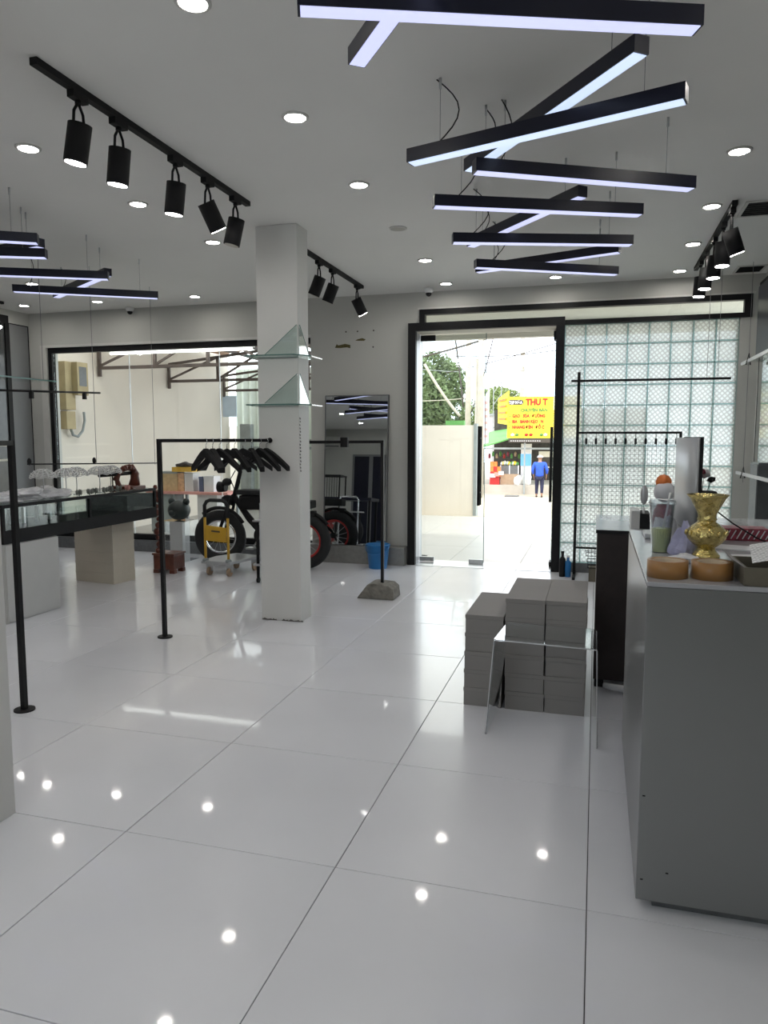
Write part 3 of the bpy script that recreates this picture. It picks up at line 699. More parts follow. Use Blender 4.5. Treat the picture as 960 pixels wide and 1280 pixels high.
for x, z in ((.165, .10), (.163, .36), (.235, .13)):
    B().box(x - .004, x + .004, CY0 - .001, CY0, z - .002, z + .002).build('chip_mark', M['black'], ct)
# second cabinet behind it: dark brown end, pale top
c2 = thing('cabinet', 'dark brown cabinet end with pale top standing behind the grey counter', 'cabinet', (.6, 4.6, 0))
B().box(.018, 1.25, 4.22, 4.24, .05, .88).build('end_panel', M['darkbrown'], c2)
B().box(.018, .036, 4.24, 5.05, .05, .88).build('side_panel', M['darkbrown'], c2)
B().box(.036, 1.25, 5.03, 5.05, .05, .88).build('rear_panel', M['offwhite'], c2)
B().box(.010, 1.25, 4.212, 4.232, .882, .90).build('front_edge', M['black'], c2)
B().box(.010, 1.25, 4.232, 5.06, .882, .90).build('cabinet_top', M['paneltop'], c2)
for x in (.05, 1.15):
    for y in (4.26, 4.98):
        B().box(x - .025, x + .025, y - .02, y + .02, 0, .05).build('foot', M['black'], c2)
o = B().cyl((.075, 4.17, .035), (.20, 4.13, .034), .018, seg=14).build('pipe_offcut', M['white']); tag(o, 'short white plastic tube on the floor below the dark brown cabinet', 'tube')
# tape rolls
def taperoll(x, y, lab, z=1.0):
    t = thing('packing_tape', lab, 'tape', (x, y, z), 0, 'rolls of brown packing tape')
    B().lathe([(.042, 0), (.058, 0), (.058, .050), (.042, .050), (.042, 0)], (0, 0, 0), 40, cap=False).build('tape_winding', M['kraft'], t, local=True)
    B().lathe([(.0385, .001), (.0415, .001), (.0415, .0495), (.0385, .0495), (.0385, .001)], (0, 0, 0), 32, cap=False).build('cardboard_core', M['kraftcore'], t, local=True)
    return t
taperoll(.213, 2.310, 'left roll of brown packing tape lying at the counter corner')
taperoll(.336, 2.318, 'right roll of brown packing tape lying below the gold vase')
# tray box with printed sheet
tb = thing('tray_box', 'open olive cardboard tray holding a printed sheet, counter front right', 'box', (.52, 2.33, 1.0))
B().box(.412, .66, 2.215, 2.222, 1.001, 1.052).build('side', M['kraftbox'], tb); B().box(.412, .66, 2.42, 2.427, 1.001, 1.052).build('side', M['kraftbox'], tb)
B().box(.405, .412, 2.215, 2.427, 1.001, 1.052).build('side', M['kraftbox'], tb); B().box(.66, .667, 2.215, 2.427, 1.001, 1.052).build('side', M['kraftbox'], tb)
B().box(.405, .667, 2.215, 2.427, 1.0005, 1.003).build('bottom', M['kraftbox'], tb)
B().poly([(.405, 2.215, 1.052), (.405, 2.427, 1.052), (.375, 2.40, 1.075), (.375, 2.24, 1.07)], .002, (0, 0, 1)).build('flap', M['carton'], tb)
b = B(); n = 8
for i in range(n):
    for j in range(5):
        def P(i, j):
            u = i / n; v = j / 5; return Vector((.425 + .20 * u + .02 * v, 2.222 + .16 * v + .0 * u, 1.064 + .018 * math.sin(u * 2.6) + .030 * v))
        b.quad(P(i, j), P(i + 1, j), P(i + 1, j + 1), P(i, j + 1))
bmesh.ops.remove_doubles(b.bm, verts=b.bm.verts[:], dist=.0003)
o = b.build('printed_sheet', M['print']); tag(o, 'curled white printed sheet lying in the olive cardboard tray', 'paper')
# vase
vs = thing('gold_vase', 'ornate gold footed vase with flared mouth on the grey counter', 'vase', (.372, 2.72, 1.0))
s_ = .92
B().lathe([(.045, 0), (.047, .006), (.040, .014), (.031, .026), (.029, .034)], (0, 0, 0), 32).build('foot', M['gold'], vs, local=True)
B().lathe([(.029, .034), (.046, .048), (.062, .066), (.066, .082), (.060, .098), (.044, .112), (.032, .121), (.028, .128)], (0, 0, 0), 32, cap=False).build('body', M['gold'], vs, local=True)
B().lathe([(.028, .128), (.033, .132), (.028, .138), (.030, .150), (.042, .175), (.058, .205), (.069, .217), (.066, .217), (.053, .203), (.026, .150), (.022, .135)], (0, 0, 0), 32, cap=False).build('flared_mouth', M['gold'], vs, local=True)
for k in range(12):
    a = 2 * PI * k / 12
    B().ball((.064 * math.cos(a), .064 * math.sin(a), .086), .008, (1, 1, 1.5), 1).build('relief_boss', M['gold'], vs, local=True)
# cup
cp = thing('drink_cup', 'clear plastic cup half full of pale lime drink with a white straw', 'cup', (.232, 2.80, 1.0))
B().lathe([(.030, 0), (.044, .172), (.048, .174), (.048, .182), (.043, .182), (.029, .004)], (0, 0, 0), 28, cap=False).build('cup_wall', M['cup'], cp, local=True)
B().lathe([(.0285, .003), (.0355, .085), (.0355, .087), (0, .087)], (0, 0, 0), 24, cap=False).build('drink', M['juice'], cp, local=True)
B().lathe([(.0475, .182), (.044, .190), (.0, .190)], (0, 0, 0), 28, cap=False).build('lid', M['cup'], cp, local=True)
B().cyl((-.004, 0, .02), (.026, 0, .215), .0035, seg=8).build('straw', M['white'], cp, local=True)
# crumpled tissue
def crumple(name, m, lab, cat, c, r, sz, seed, amp=.28, cone=0.0):
    random.seed(seed)
    b = B(); b.ball((0, 0, 0), r, (1, 1, 1), 3, 0)
    offs = [(Vector((random.uniform(-1, 1), random.uniform(-1, 1), random.uniform(-.5, 1))).normalized(), random.uniform(-amp, amp)) for _ in range(60)]
    for v in b.bm.verts:
        d = v.co.normalized(); k = 1
        for n_, a_ in offs:
            q = d.dot(n_)
            if q > .85: k += a_ * (q - .85) / .15
        v.co *= max(.45, k) * random.uniform(.95, 1.05)
        t_ = (v.co.z / r + 1) / 2
        f_ = 1 - cone * max(0, t_)
        v.co = Vector((v.co.x * sz[0] * f_, v.co.y * sz[1] * f_, max(v.co.z, -r * .6) * sz[2]))
    zmin = min(v.co.z for v in b.bm.verts)
    for v in b.bm.verts: v.co += Vector((c[0], c[1], c[2] - zmin))
    for f in b.bm.faces: f.smooth = False
    o = b.build(name, m); tag(o, lab, cat); return o
crumple('crumpled_tissue', M['purplepaper'], 'crumpled lavender tissue heap between the cup and gold vase', 'tissue', (.300, 2.76, 1.0), .055, (1.05, .8, 1.2), 4, .35, .6)
crumple('crumpled_napkin', M['tissue'], 'crumpled white napkin at the foot of the gold vase', 'tissue', (.285, 2.58, 1.0), .04, (1.2, .7, .5), 9)
crumple('crumpled_wrapper', M['tissue'], 'crumpled white wrapper left standing inside the rows behind the cup', 'tissue', (.27, 3.05, 1.0), .05, (.8, .8, 1.2), 12)
# monitor seen from behind
mo = thing('monitor', 'white-backed desktop monitor seen edge-on behind the drink cup', 'monitor', (.36, 3.14, 1.0))
b = B()
prof = [(.27 * math.sin(PI / 2 * (k / 12 - 1)), .046 * math.cos(PI / 2 * (k / 12 - 1)) ** .7 if 0 < k < 24 else 0.0) for k in range(25)]
pts = [(-.004 - x, y, 0) for y, x in prof]
b.poly([(.36 - x, 3.15 + y, 1.075) for y, x in prof] , .335, (0, 0, 1))
_o = b.build('rear_shell', M['silver'], mo)
for _f in _o.data.polygons: _f.use_smooth = abs(_f.normal.z) < .5
B().box(.3605, .372, 2.878, 3.422, 1.072, 1.413).build('screen', M['blackmatte'], mo)
B().cyl((.335, 3.15, 1.01), (.335, 3.15, 1.09), .02, seg=12).build('stand_neck', M['silver'], mo)
B().box(.27, .42, 3.06, 3.24, 1.0, 1.01).build('stand_base', M['silver'], mo)
# tissue box, small brush, figurine
tbx = thing('tissue_box', 'pale tissue box with a black side on the pale cabinet top', 'box', (.24, 4.40, .90))
B().box(.20, .245, 4.34, 4.56, .90, 1.0).build('body', M['offwhite'], tbx); B().box(.245, .30, 4.34, 4.56, .90, .985).build('black_side', M['blackmatte'], tbx)
o = thing('hand_mirror', 'small grey oval hand mirror standing left of the doll', 'mirror', (.30, 4.50, .90))
B().cyl((.265, 4.36, .985 - .085 + .0), (.265, 4.36, 1.02), .006, seg=8).build('handle', M['silver'], o)
B().ball((.265, 4.36, 1.09), .050, (.42, .25, 1.1), 3).build('oval_head', M['silver'], o)
fg = thing('doll', 'small doll with orange hair and red clothes beside the monitor back', 'doll', (.37, 4.35, .90))
B().lathe([(.05, 0), (.062, .05), (.052, .11), (.035, .14)], (.37, 4.35, .90), 18).build('red_body', M['maroon'], fg)
B().ball((.37, 4.35, 1.11), .058, sub=3).build('head', M['tissue'], fg)
B().ball((.365, 4.365, 1.165), .052, (.85, .9, .8), 2, .06).build('hair', M['orange'], fg)
B().ball((.415, 4.33, 1.07), .03, (1, .6, .5), 2).build('arm', M['tissue'], fg)
# flowers + black case right of monitor
fl1 = thing('artificial_flowers', 'dried pale and dark flowers just right of the black monitor edge', 'flowers', (.50, 3.60, .90))
fl1.location = (.430, 3.38, 1.0)
B().lathe([(.022, 0), (.028, .05), (.022, .09)], (.430, 3.38, 1.0), 14).build('small_pot', M['blackmatte'], fl1)
random.seed(5)
for k in range(9):
    p = Vector((.430 + random.uniform(-.035, .045), 3.38 + random.uniform(-.02, .02), 1.10 + random.uniform(0, .20)))
    B().ball(p, random.uniform(.016, .026), (1, 1, .8), 1, .25).build('blossom', M[random.choice(['tissue', 'maroon', 'blackmatte', 'pink'])], fl1)
    B().cyl((.430, 3.38, 1.08), p, .0015, seg=5).build('stem', M['signdark'], fl1)
o = B().box(.405, .475, 3.20, 3.27, 1.0, 1.195).build('black_device', M['blackmatte'], bevel=.012); tag(o, 'small black rounded device standing before the flowers', 'device')
o = B().poly([(.375, 2.83, 1.0), (.405, 2.83, 1.0), (.39, 2.83, 1.145), (.378, 2.83, 1.15)], .10, (0, 1, 0)).build('tablet_stand', M['blackmatte']); tag(o, 'black tablet standing upright in front of the monitor, left of the vase', 'tablet')
rb = thing('incense_box', 'maroon striped wrapped packet on the counter right of the vase', 'packet', (.53, 3.25, 1.0))
B().box(.475, .665, 3.19, 3.30, 1.0, 1.05).build('packet', M['maroon'], rb, bevel=.005)
for k in range(9):
    x = .485 + k * .021
    B().bar((x, 3.188, 1.008), (x + .018, 3.188, 1.043), .0015, .004).build('stripe', M['tissue'], rb)
for k, (x, y, a) in enumerate(((.55, 2.75, .2), (.50, 2.98, -.3), (.63, 2.6, .5))):
    o = B().box(x - .09, x + .09, y - .06, y + .06, 1.0, 1.003, a).build('paper_sheet', M['tissue']); tag(o, ['loose white sheet on the counter right of the vase foot', 'loose white sheet between the vase and the striped packet', 'loose white sheet at the right edge of the counter'][k], 'paper')
o = B().tube([(.40, 3.10, 1.15), (.45, 3.05, 1.13), (.50, 3.0, 1.09), (.58, 2.98, 1.04), (.66, 3.0, 1.006)], .003, 6).build('black_cable', M['blackmatte']); tag(o, 'thin black cable arching down beside the monitor onto the counter', 'cable')
o = B().box(.20, .27, 3.16, 3.30, 1.0, 1.02).build('card_reader', M['silver'], bevel=.004); tag(o, 'small silver card reader left of the drink cup', 'device')

# tall dark cabinet at the right wall
tcb = thing('tall_cabinet', 'narrow dark grey tall cabinet against the right wall mirror', 'cabinet', (1.38, 6.9, 0))
B().box(1.30, 1.396, 6.75, 7.05, 0, 1.20).build('body', M['doordark'], tcb); B().box(1.292, 1.30, 6.76, 7.04, .02, 1.18).build('door', M['kerb'], tcb)
B().box(1.285, 1.292, 6.78, 6.79, .55, .7).build('handle', M['steel'], tcb)
# suspended shelves on the right
for lab, z, cy in (('upper hanging glass shelf with white edge at the right picture edge', 2.09, 2.085), ('lower hanging glass shelf with white edge above the striped packet', 1.07, 1.08)):
    y1 = 7.70; t = thing('hanging_shelf', lab, 'shelf', (1.3, 6.8, z))
    B().box(1.30, 1.398, 5.2, 7.48, z, z + .010).build('glass_plate', M['shelfglass'], t)
    B().box(1.286, 1.30, 5.2, y1, z - .008, z + .020).build('white_edge', M['white'], t)
    for y in (7.36, 5.6):
        B().tube([(1.293, y, z + .07), (1.27, y - .01, z - .03), (1.31, y + .01, z - .03)], .006, 6, closed=True).build('cable_clamp', M['blackmatte'], t)
hb = thing('hanging_rail', 'long thin black rail hung on cables before the glass blocks', 'rail', (.46, 7.66, 1.955))
B().bar((-.26, 7.66, 1.968), (1.20, 7.66, 1.965), .022, .022).build('rail', M['black'], hb)
for x in (.99, 1.085):
    B().cyl((x, 7.66, 1.97), (x, 7.66, H), .0022, seg=6).build('cable', M['wire'], hb)
B().cyl((1.293, 7.36, 1.0), (1.293, 7.36, H), .0022, seg=6).build('cable', M['wire'], hb)
# hook rack with wire mesh panel
hr = thing('grid_rack', 'black upright rack with wire mesh and small hooks before the glass blocks', 'rack', (.3, 7.62, 0))
B().bar((-.185, 7.62, 0), (-.185, 7.62, 2.05), .028, .028, up=(0, 1, 0)).build('post', M['black'], hr)
B().bar((.775, 7.62, 0), (.775, 7.62, 1.45), .024, .024, up=(0, 1, 0)).build('post', M['black'], hr)
B().bar((-.185, 7.62, 1.455), (.787, 7.62, 1.455), .022, .022).build('top_rail', M['black'], hr)
B().bar((-.185, 7.62, .30), (.775, 7.62, .30), .018, .018).build('lower_rail', M['black'], hr)
for k in range(24):
    x = -.16 + k * .04; B().cyl((x, 7.622, .31), (x, 7.622, 1.36), .0013, seg=5).build('mesh_wire', M['mesh'], hr)
for k in range(27):
    z = .31 + k * .0404; B().cyl((-.17, 7.618, z), (.765, 7.618, z), .0013, seg=5).build('mesh_wire', M['mesh'], hr)
for x in (-.185, .775):
    B().bar((x, 7.42, .016), (x, 7.82, .016), .028, .028).build('foot', M['black'], hr)
hk0 = None
for k, x in enumerate((-.095, .025, .115, .225, .375, .475, .57, .66, .70, .74)):
    x = -.10 + k * .093
    b = B().box(x - .011, x + .011, 7.60, 7.612, 1.345, 1.40).tube([(x, 7.612, 1.39), (x, 7.60, 1.425), (x, 7.62, 1.445)], .003, 6).tube([(x, 7.606, 1.35), (x, 7.58, 1.335), (x, 7.575, 1.355)], .003, 6)
    b.build('hook_clip', M['blackmatte'], hr)
# small things at the foot of the rack
bt = thing('wire_basket', 'black wire basket on the floor between the rack and the brown cabinet', 'basket', (.05, 7.45, 0))
for z, e in ((.14, 0), (.20, .01), (.26, .02), (.31, .03)):
    B().tube([(-.05 - e, 7.38 - e, z), (.17 + e, 7.38 - e, z), (.17 + e, 7.56 + e, z), (-.05 - e, 7.56 + e, z)], .004, 6, closed=True).build('rim_wire', M['blackmatte'], bt)
for k in range(8):
    x = -.05 + .22 * k / 7
    B().cyl((x, 7.38, .14), (x, 7.35, .31), .002, seg=5).build('upright_wire', M['blackmatte'], bt)
    B().cyl((x, 7.56, .14), (x, 7.59, .31), .002, seg=5).build('upright_wire', M['blackmatte'], bt)
B().box(-.04, .16, 7.39, 7.55, 0, .135).build('base_block', M['kraftbox'], bt)
for k, (x, z, m_, lab) in enumerate(((-.30, .24, 'blackmatte', 'tall black umbrella stand post beside the door frame'), (-.245, .20, 'blue', 'small blue bottle beside the door frame foot'))):
    t = thing('bottle', lab, 'bottle', (x, 7.60, 0))
    B().lathe([(.03, 0), (.032, z * .75), (.014, z * .85), (.014, z)], (x, 7.60, 0), 16).build('body', M[m_], t); B().cyl((x, 7.6, z), (x, 7.6, z + .02), .016).build('cap', M['white'] if k else M['blackmatte'], t)

# ------------------------------------------------------------------ stacked cartons and acrylic table
def carton(x0, x1, y0, y1, z0, z1, lab, m='carton', group='pale cartons in the aisle stack', name='carton', rz=0, piv=None):
    t = thing(name, lab, 'box', ((x0 + x1) / 2, (y0 + y1) / 2, z0), 0, group)
    B().box(x0, x1, y0, y1, z0, z1 - .022, rz, piv).build('base', M[m], t, bevel=.0015)
    B().box(x0 - .002, x1 + .002, y0 - .002, y1 + .002, z1 - .0215, z1 - .0005, rz, piv).build('lid', M[m], t, bevel=.0015)
hh = .098; nm = ['bottom', 'second', 'third', 'fourth', 'fifth', 'top']
random.seed(3)
for cn, x0, nl in (('left', -.632, 5), ('middle', -.427, 6), ('right', -.222, 6)):
    for k in range(nl):
        j = random.uniform(-.004, .004) + (-.006 if (cn == 'left' and k < 3) else 0)
        jy = random.uniform(-.004, .004)
        w_ = .197
        carton(x0 + j, x0 + j + w_, 3.75 + jy, 4.33 + jy, k * hh, (k + 1) * hh, 'pale grey carton in the %s column of the aisle stack, %s' % (cn, 'topmost' if k == nl - 1 else ['lowest', 'second up', 'third up', 'fourth up', 'fifth up'][k]))
at_ = thing('acrylic_table', 'clear acrylic U-shaped table standing before the carton stack', 'table', (-.2, 3.5, 0))
B().poly([(-.437, 3.385, .462), (.026, 3.365, .456), (.024, 3.70, .462), (-.41, 3.70, .468)], .008, (0, 0, 1)).build('table_top', M['acrylic'], at_)
B().poly([(-.473, 3.39, 0), (-.46, 3.705, 0), (-.41, 3.70, .465), (-.437, 3.385, .46)], .006, (1, 0, 0)).build('leg', M['acrylic'], at_)
B().poly([(.036, 3.365, 0), (.040, 3.70, 0), (.026, 3.70, .46), (.026, 3.365, .456)], .006, (1, 0, 0)).build('leg', M['acrylic'], at_)
M['acredge'] = mat('acrylic_edge', (0.62, 0.62, 0.64), 0.25, var=0.05)
for a, b_ in (((-.473, 3.388, 0.002), (-.437, 3.383, .462)), ((.038, 3.362, .002), (.028, 3.362, .458)), ((-.437, 3.383, .466), (.028, 3.362, .460)), ((-.46, 3.705, .002), (-.41, 3.705, .465)), ((-.473, 3.388, .003), (-.46, 3.705, .003)), ((.038, 3.362, .003), (.040, 3.70, .003)), ((.04, 3.703, .002), (.026, 3.703, .46))):
    B().bar(a, b_, .0035, .0035).build('edge', M['acredge'], at_)

# ------------------------------------------------------------------ left: glass showcase and things on it
sx0, sx1, sy0, sy1 = -4.74, -4.24, 4.45, 6.45
ca = thing('showcase', 'long black-framed glass display case at left on a white cabinet', 'display case', (-4.49, 5.45, .61))
zb0, zb1, zt0, zt1 = .610, .712, .880, .905
B().box(sx0, sx1, sy0, sy1, zb0, zb1).build('base_panel', M['blackmatte'], ca)
fr = B()
for x in (sx0, sx1 - .022):
    fr.box(x, x + .022, sy0, sy1, zt0, zt1)
for y in (sy0, sy1 - .022): fr.box(sx0 + .022, sx1 - .022, y, y + .022, zt0, zt1)
fr.build('top_frame', M['blackmatte'], ca)
for y in (sy0, 5.44, sy1 - .024):
    for x in (sx0, sx1 - .024):
        B().box(x, x + .024, y, y + .024, zb1, zt0).build('corner_post', M['blackmatte'], ca)
B().box(sx1 - .010, sx1 - .004, sy0 + .024, sy1 - .024, zb1, zt0).build('front_glass', M['glass'], ca)
B().box(sx0 + .004, sx0 + .010, sy0 + .024, sy1 - .024, zb1, zt0).build('rear_glass', M['glass'], ca)
B().box(sx0 + .022, sx1 - .022, sy0 + .022, sy1 - .022, zt1 - .008, zt1).build('top_glass', M['shelfglass'], ca)
B().box(sx0 + .02, sx1 - .02, 6.0, 6.42, zb1, zb1 + .145).build('inner_grey_block', M['kerb'], ca)
for k in range(5):
    y = 4.62 + k * .15
    B().box(-4.50, -4.47, y, y + .02, zb1, zb1 + .13).build('inner_stand', M['blackmatte'] if k % 2 else M['steel'], ca)
# glass shelf in the middle of the showcase
B().box(sx0 + .03, sx1 - .06, 5.0, 5.95, zb1 + .05, zb1 + .056).build('inner_shelf', M['shelfglass'], ca)
wc2 = thing('white_cabinet', 'white cabinet under the near end of the glass display case', 'cabinet', (-4.49, 4.74, 0))
B().box(sx0 + .01, sx1 - .012, 4.46, 5.03, 0.0, .605).build('body', M['offwhite'], wc2)
B().box(sx1 - .012, sx1, 4.465, 5.028, .012, .60).build('door', M['offwhite'], wc2, bevel=.002)
for k in range(6):
    carton(-4.90, -4.40, 6.02, 6.30, k * .1015, (k + 1) * .1015, 'cream carton in the stack under the display case, %s' % ['lowest', 'second up', 'third up', 'fourth up', 'fifth up', 'topmost'][k], 'carton2', 'cream cartons under the display case', rz=R(-9), piv=(-4.65, 6.16, 0))
# plastic bags
for k, (x, y, r_, sz, s2) in enumerate(((-4.46, 4.62, .14, (1.2, 1.5, .30), 31), (-4.45, 4.92, .14, (1.1, 1.4, .42), 32), (-4.45, 5.20, .12, (1.2, 1.3, .40), 33))):
    crumple('plastic_bag', M['bag'], ['flattened clear plastic bag at the near end of the display case', 'crumpled clear plastic bag, middle of the three on the display case', 'crumpled clear plastic bag nearest the wire mushrooms'][k], 'bag', (x, y, zt1 + .002), r_, sz, s2, .35)
for k in range(3):
    y = 4.55 + .22 * k
    o = B().box(-4.60, -4.36, y, y + .18, zt1 + .003 + .0 * k, zt1 + .006, .2 * k).build('white_sheet', M['tissue']); tag(o, 'white sheet under the plastic bags, %s' % ['nearest', 'middle', 'farthest'][k], 'paper', 'white sheets under the bags')
# lacy wire mushrooms
def mushroom():
    t = thing('wire_mushroom', '', 'ornament', (0, 0, 0), 0, 'white wire mushroom stands')
    R0, zc = .105, .165
    n = 14
    for k in range(n):
        a = 2 * PI * k / n
        pts = [(R0 * math.sin(u) * math.cos(a), R0 * math.sin(u) * math.sin(a), zc + .075 * math.cos(u)) for u in (0.08, .45, .8, 1.1, 1.35, 1.5)]
        B().tube(pts, .0036, 5).build('rib', M['lace'], t, local=True)
    for u in (.35, .7, 1.05, 1.3, 1.5):
        r_ = R0 * math.sin(u); z = zc + .075 * math.cos(u)
        B().tube([(r_ * math.cos(q), r_ * math.sin(q), z + .006 * math.sin(q * 7)) for q in [2 * PI * i / 28 for i in range(28)]], .0034, 5, closed=True).build('ring', M['lace'], t, local=True)
    B().tube([(0, 0, 0), (.004, 0, .08), (0, 0, zc + .07)], .0045, 6).build('stem', M['silver'], t, local=True)
    B().cyl((0, 0, 0), (0, 0, .006), .03, seg=14).build('base', M['silver'], t, local=True)
    return t
mu0 = mushroom()
for k, y in enumerate((5.13, 5.33, 5.54, 5.78, 6.02)):
    lab = 'white lacy wire mushroom stand on the display case, %s' % ['leftmost of five', 'second from the left', 'middle one', 'fourth from the left', 'rightmost, nearest the red carving'][k]
    x = -4.42 + (.03 if k % 2 else -.03)
    if k == 0: mu0.location = (x, y, zt1); mu0['label'] = lab
    else: dup(mu0, (x, y, zt1), .3 * k, lab)
# grey leaf ornaments
random.seed(8)
for k in range(7):
    y = 5.40 + .11 * k; x = -4.31 + random.uniform(-.01, .02)
    t = thing('leaf_ornament', 'small grey leaf ornament on the display case edge, number %s from the left' % ['one', 'two', 'three', 'four', 'five', 'six', 'seven'][k], 'ornament', (x, y, zt1), 0, 'small leaf ornaments')
    m_ = M['pink'] if k == 6 else M['leaftrim']
    for q in range(3):
        a = q * 2.1 + k
        B().ball((x + .018 * math.cos(a), y + .018 * math.sin(a), zt1 + .03), .02, (.5, .9, 1.4), 1).build('leaf', m_, t)
    B().cyl((x, y, zt1), (x, y, zt1 + .02), .006, seg=8).build('stalk', m_, t)
# black bar on two stands
bb = thing('display_bar', 'black rounded horizontal bar display stand beside the red carving', 'stand', (-4.40, 6.05, zt1))
B().cyl((-4.45, 5.86, 1.055), (-4.47, 6.70 - .28, 1.055), .018, seg=14).build('bar', M['blackmatte'], bb)
B().cyl((-4.455, 6.06, zt1), (-4.455, 6.06, 1.04), .006, seg=8).build('stand_leg', M['blackmatte'], bb)
B().box(-4.49, -4.42, 6.02, 6.10, zt1, zt1 + .006).build('stand_base', M['blackmatte'], bb)
# red carving on top
cv = thing('red_carving', 'dark red carved root-wood ornament on the far end of the display case', 'carving', (-4.46, 6.28, zt1))
random.seed(21)
B().box(-4.60, -4.32, 6.18, 6.40, zt1, zt1 + .03).build('base', M['redwood'], cv, bevel=.008)
B().tube([(-4.44, 6.14 + .0, zt1 + .02), (-4.45, 6.12, 1.0), (-4.45, 6.15, 1.07), (-4.45, 6.22, 1.10), (-4.45, 6.30, 1.11), (-4.45, 6.38, 1.09), (-4.45, 6.41, 1.0), (-4.45, 6.40, zt1 + .02)], [.03, .022, .026, .028, .026, .03, .045, .055], 10).build('arched_branch', M['redwood'], cv)
for k in range(16):
    u = k / 15; a = PI * (1 - u)
    c = (-4.45 + random.uniform(-.03, .03), 6.27 + .15 * math.cos(a), 1.01 + .11 * math.sin(a) + random.uniform(-.01, .01))
    B().ball(c, random.uniform(.018, .032), (1, 1, 1), 1, .3).build('carved_bud', M['redwood'], cv)
B().tube([(-4.45, 6.38, zt1 + .02), (-4.44, 6.41, 1.05), (-4.45, 6.37, 1.14)], [.05, .035, .012], 8).build('side_branch', M['redwood'], cv)
# red carved wooden stand behind
cs = thing('carved_stand', 'dark red carved wooden stand with block base behind the display case', 'stand', (-4.25, 6.72, 0))
B().box(-4.41, -4.17, 6.62, 6.84, .04, .19).build('block_base', M['redwood'], cs, bevel=.01)
B().box(-4.42, -4.16, 6.61, 6.85, .19, .21).build('base_cap', M['redwood'], cs, bevel=.006)
for x in (-4.385, -4.195):
    for y in (6.65, 6.81): B().box(x - .03, x + .03, y - .025, y + .025, 0, .04).build('foot', M['redwood'], cs)
random.seed(22)
for k in range(11):
    z = .235 + k * .066
    B().ball((-4.37 + .014 * math.sin(k * 1.7), 6.66, z), .030 + .008 * math.sin(k * 2.3), (1, 1, 1.15), 2, .12).build('turned_knob', M['redwood'], cs)
# hanging wires, rods and glass shelf above the showcase
hs = thing('hanging_rods', 'two thin rods hung on ceiling cables above the glass display case', 'rail', (-4.5, 5.8, 1.8))
B().cyl((-4.50, 4.70, 1.775), (-4.50, 5.98, 1.825), .009, seg=8).build('upper_rod', M['black'], hs)
B().cyl((-4.50, 5.02, 1.19), (-4.50, 6.95, 1.135), .006, seg=8).build('lower_rod', M['black'], hs)
for y in (5.88, 6.83):
    B().cyl((-4.49, y, 1.12 if y > 6 else 1.16), (-4.49, y, H), .0022, seg=6).build('cable', M['wire'], hs)
for y, z in ((5.10, 1.775), (5.76, 1.80)):
    B().box(-4.515, -4.485, y - .012, y + .012, z - .045, z + .02).build('clip', M['blackmatte'], hs)
for y, z in ((5.04, 1.19), (5.86, 1.175)):
    B().ball((-4.5, y, z + .02), .022, (.8, .8, 1.4), 2).build('clip', M['blackmatte'], hs)
gs = thing('glass_shelf', 'clear glass shelf hanging at the left picture edge', 'shelf', (-4.5, 4.9, 1.88))
B().box(-4.72, -4.45, 4.3, 5.30, 1.88, 1.888).build('glass_plate', M['shelfglass'], gs)
B().bar((-4.448, 4.3, 1.884), (-4.448, 5.34, 1.884), .006, .012).build('glass_edge', M['glassedge'], gs)
B().cyl((-4.46, 5.20, 1.89), (-4.46, 5.20, H), .0022, seg=6).build('cable', M['wire'], gs)
B().cyl((-4.46, 4.5, 1.89), (-4.46, 4.5, H), .0022, seg=6).build('cable', M['wire'], gs)

# ------------------------------------------------------------------ platform trolley
tx = thing('platform_trolley', 'small platform trolley with yellow handle in front of the bicycle', 'trolley', (-3.45, 6.80, 0))
c0 = Vector((-3.76, 6.63, 0)); ang = R(18); ux = Vector((math.cos(ang), math.sin(ang), 0)); uy = Vector((-math.sin(ang), math.cos(ang), 0))
def TP(a, b_, z): return tuple(c0 + ux * a + uy * b_ + Vector((0, 0, z)))
# handle end is the left/near end, platform runs away to the right
hd = R(-4); hx = Vector((math.cos(hd), math.sin(hd), 0)); hy = Vector((-math.sin(hd), math.cos(hd), 0))
c0 = Vector((-3.86, 6.64, 0))
def TP(a, b_, z): return tuple(c0 + hx * a + hy * b_ + Vector((0, 0, z)))
B().poly([TP(0, 0, .125), TP(.34, 0, .125), TP(.42, .50, .125), TP(.08, .56, .125), TP(-.02, .3, .125)], .03, (0, 0, 1)).build('platform', M['silver'], tx, bevel=.006)
for a in (.035, .305): B().tube([TP(a, .03, .14), TP(a, .03, .60)], .014, 10).build('handle_tube', M['yellow'], tx)
B().tube([TP(.035, .03, .60), TP(.035, .03, .72), TP(.06, .03, .76), TP(.10, .03, .775), TP(.24, .03, .775), TP(.28, .03, .76), TP(.305, .03, .72), TP(.305, .03, .60)], .019, 10).build('rubber_grip', M['rubber'], tx)
pl = B().poly([TP(.05, .02, .36), TP(.29, .02, .35), TP(.29, .02, .50), TP(.05, .02, .52)], .006, (0, 1, 0)).build('handle_plate', M['yellow'], tx)
B().poly([TP(.12, .012, .455), TP(.22, .012, .45), TP(.22, .012, .465), TP(.12, .012, .47)], .002, (0, 1, 0)).build('dark_print', M['signdark'], pl)
for a in (.035, .305):
    B().ball(TP(a, .03, .155), .035, (1, 1, .8), 2).build('hinge_cover', M['greyfence'], tx)
for a, b_ in ((.06, .06), (.30, .05), (.12, .48), (.37, .44)):
    wz = .042; w = Vector(TP(a, b_, wz))
    B().cyl(w - hx * .014, w + hx * .014, .042, seg=18).build('wheel', M['sandbox'], tx)
    B().bar(w - hx * .02 + Vector((0, 0, 0)), w - hx * .02 + Vector((0, 0, .084)), .006, .04).bar(w + hx * .02, w + hx * .02 + Vector((0, 0, .084)), .006, .04).build('caster_fork', M['steel'], tx)

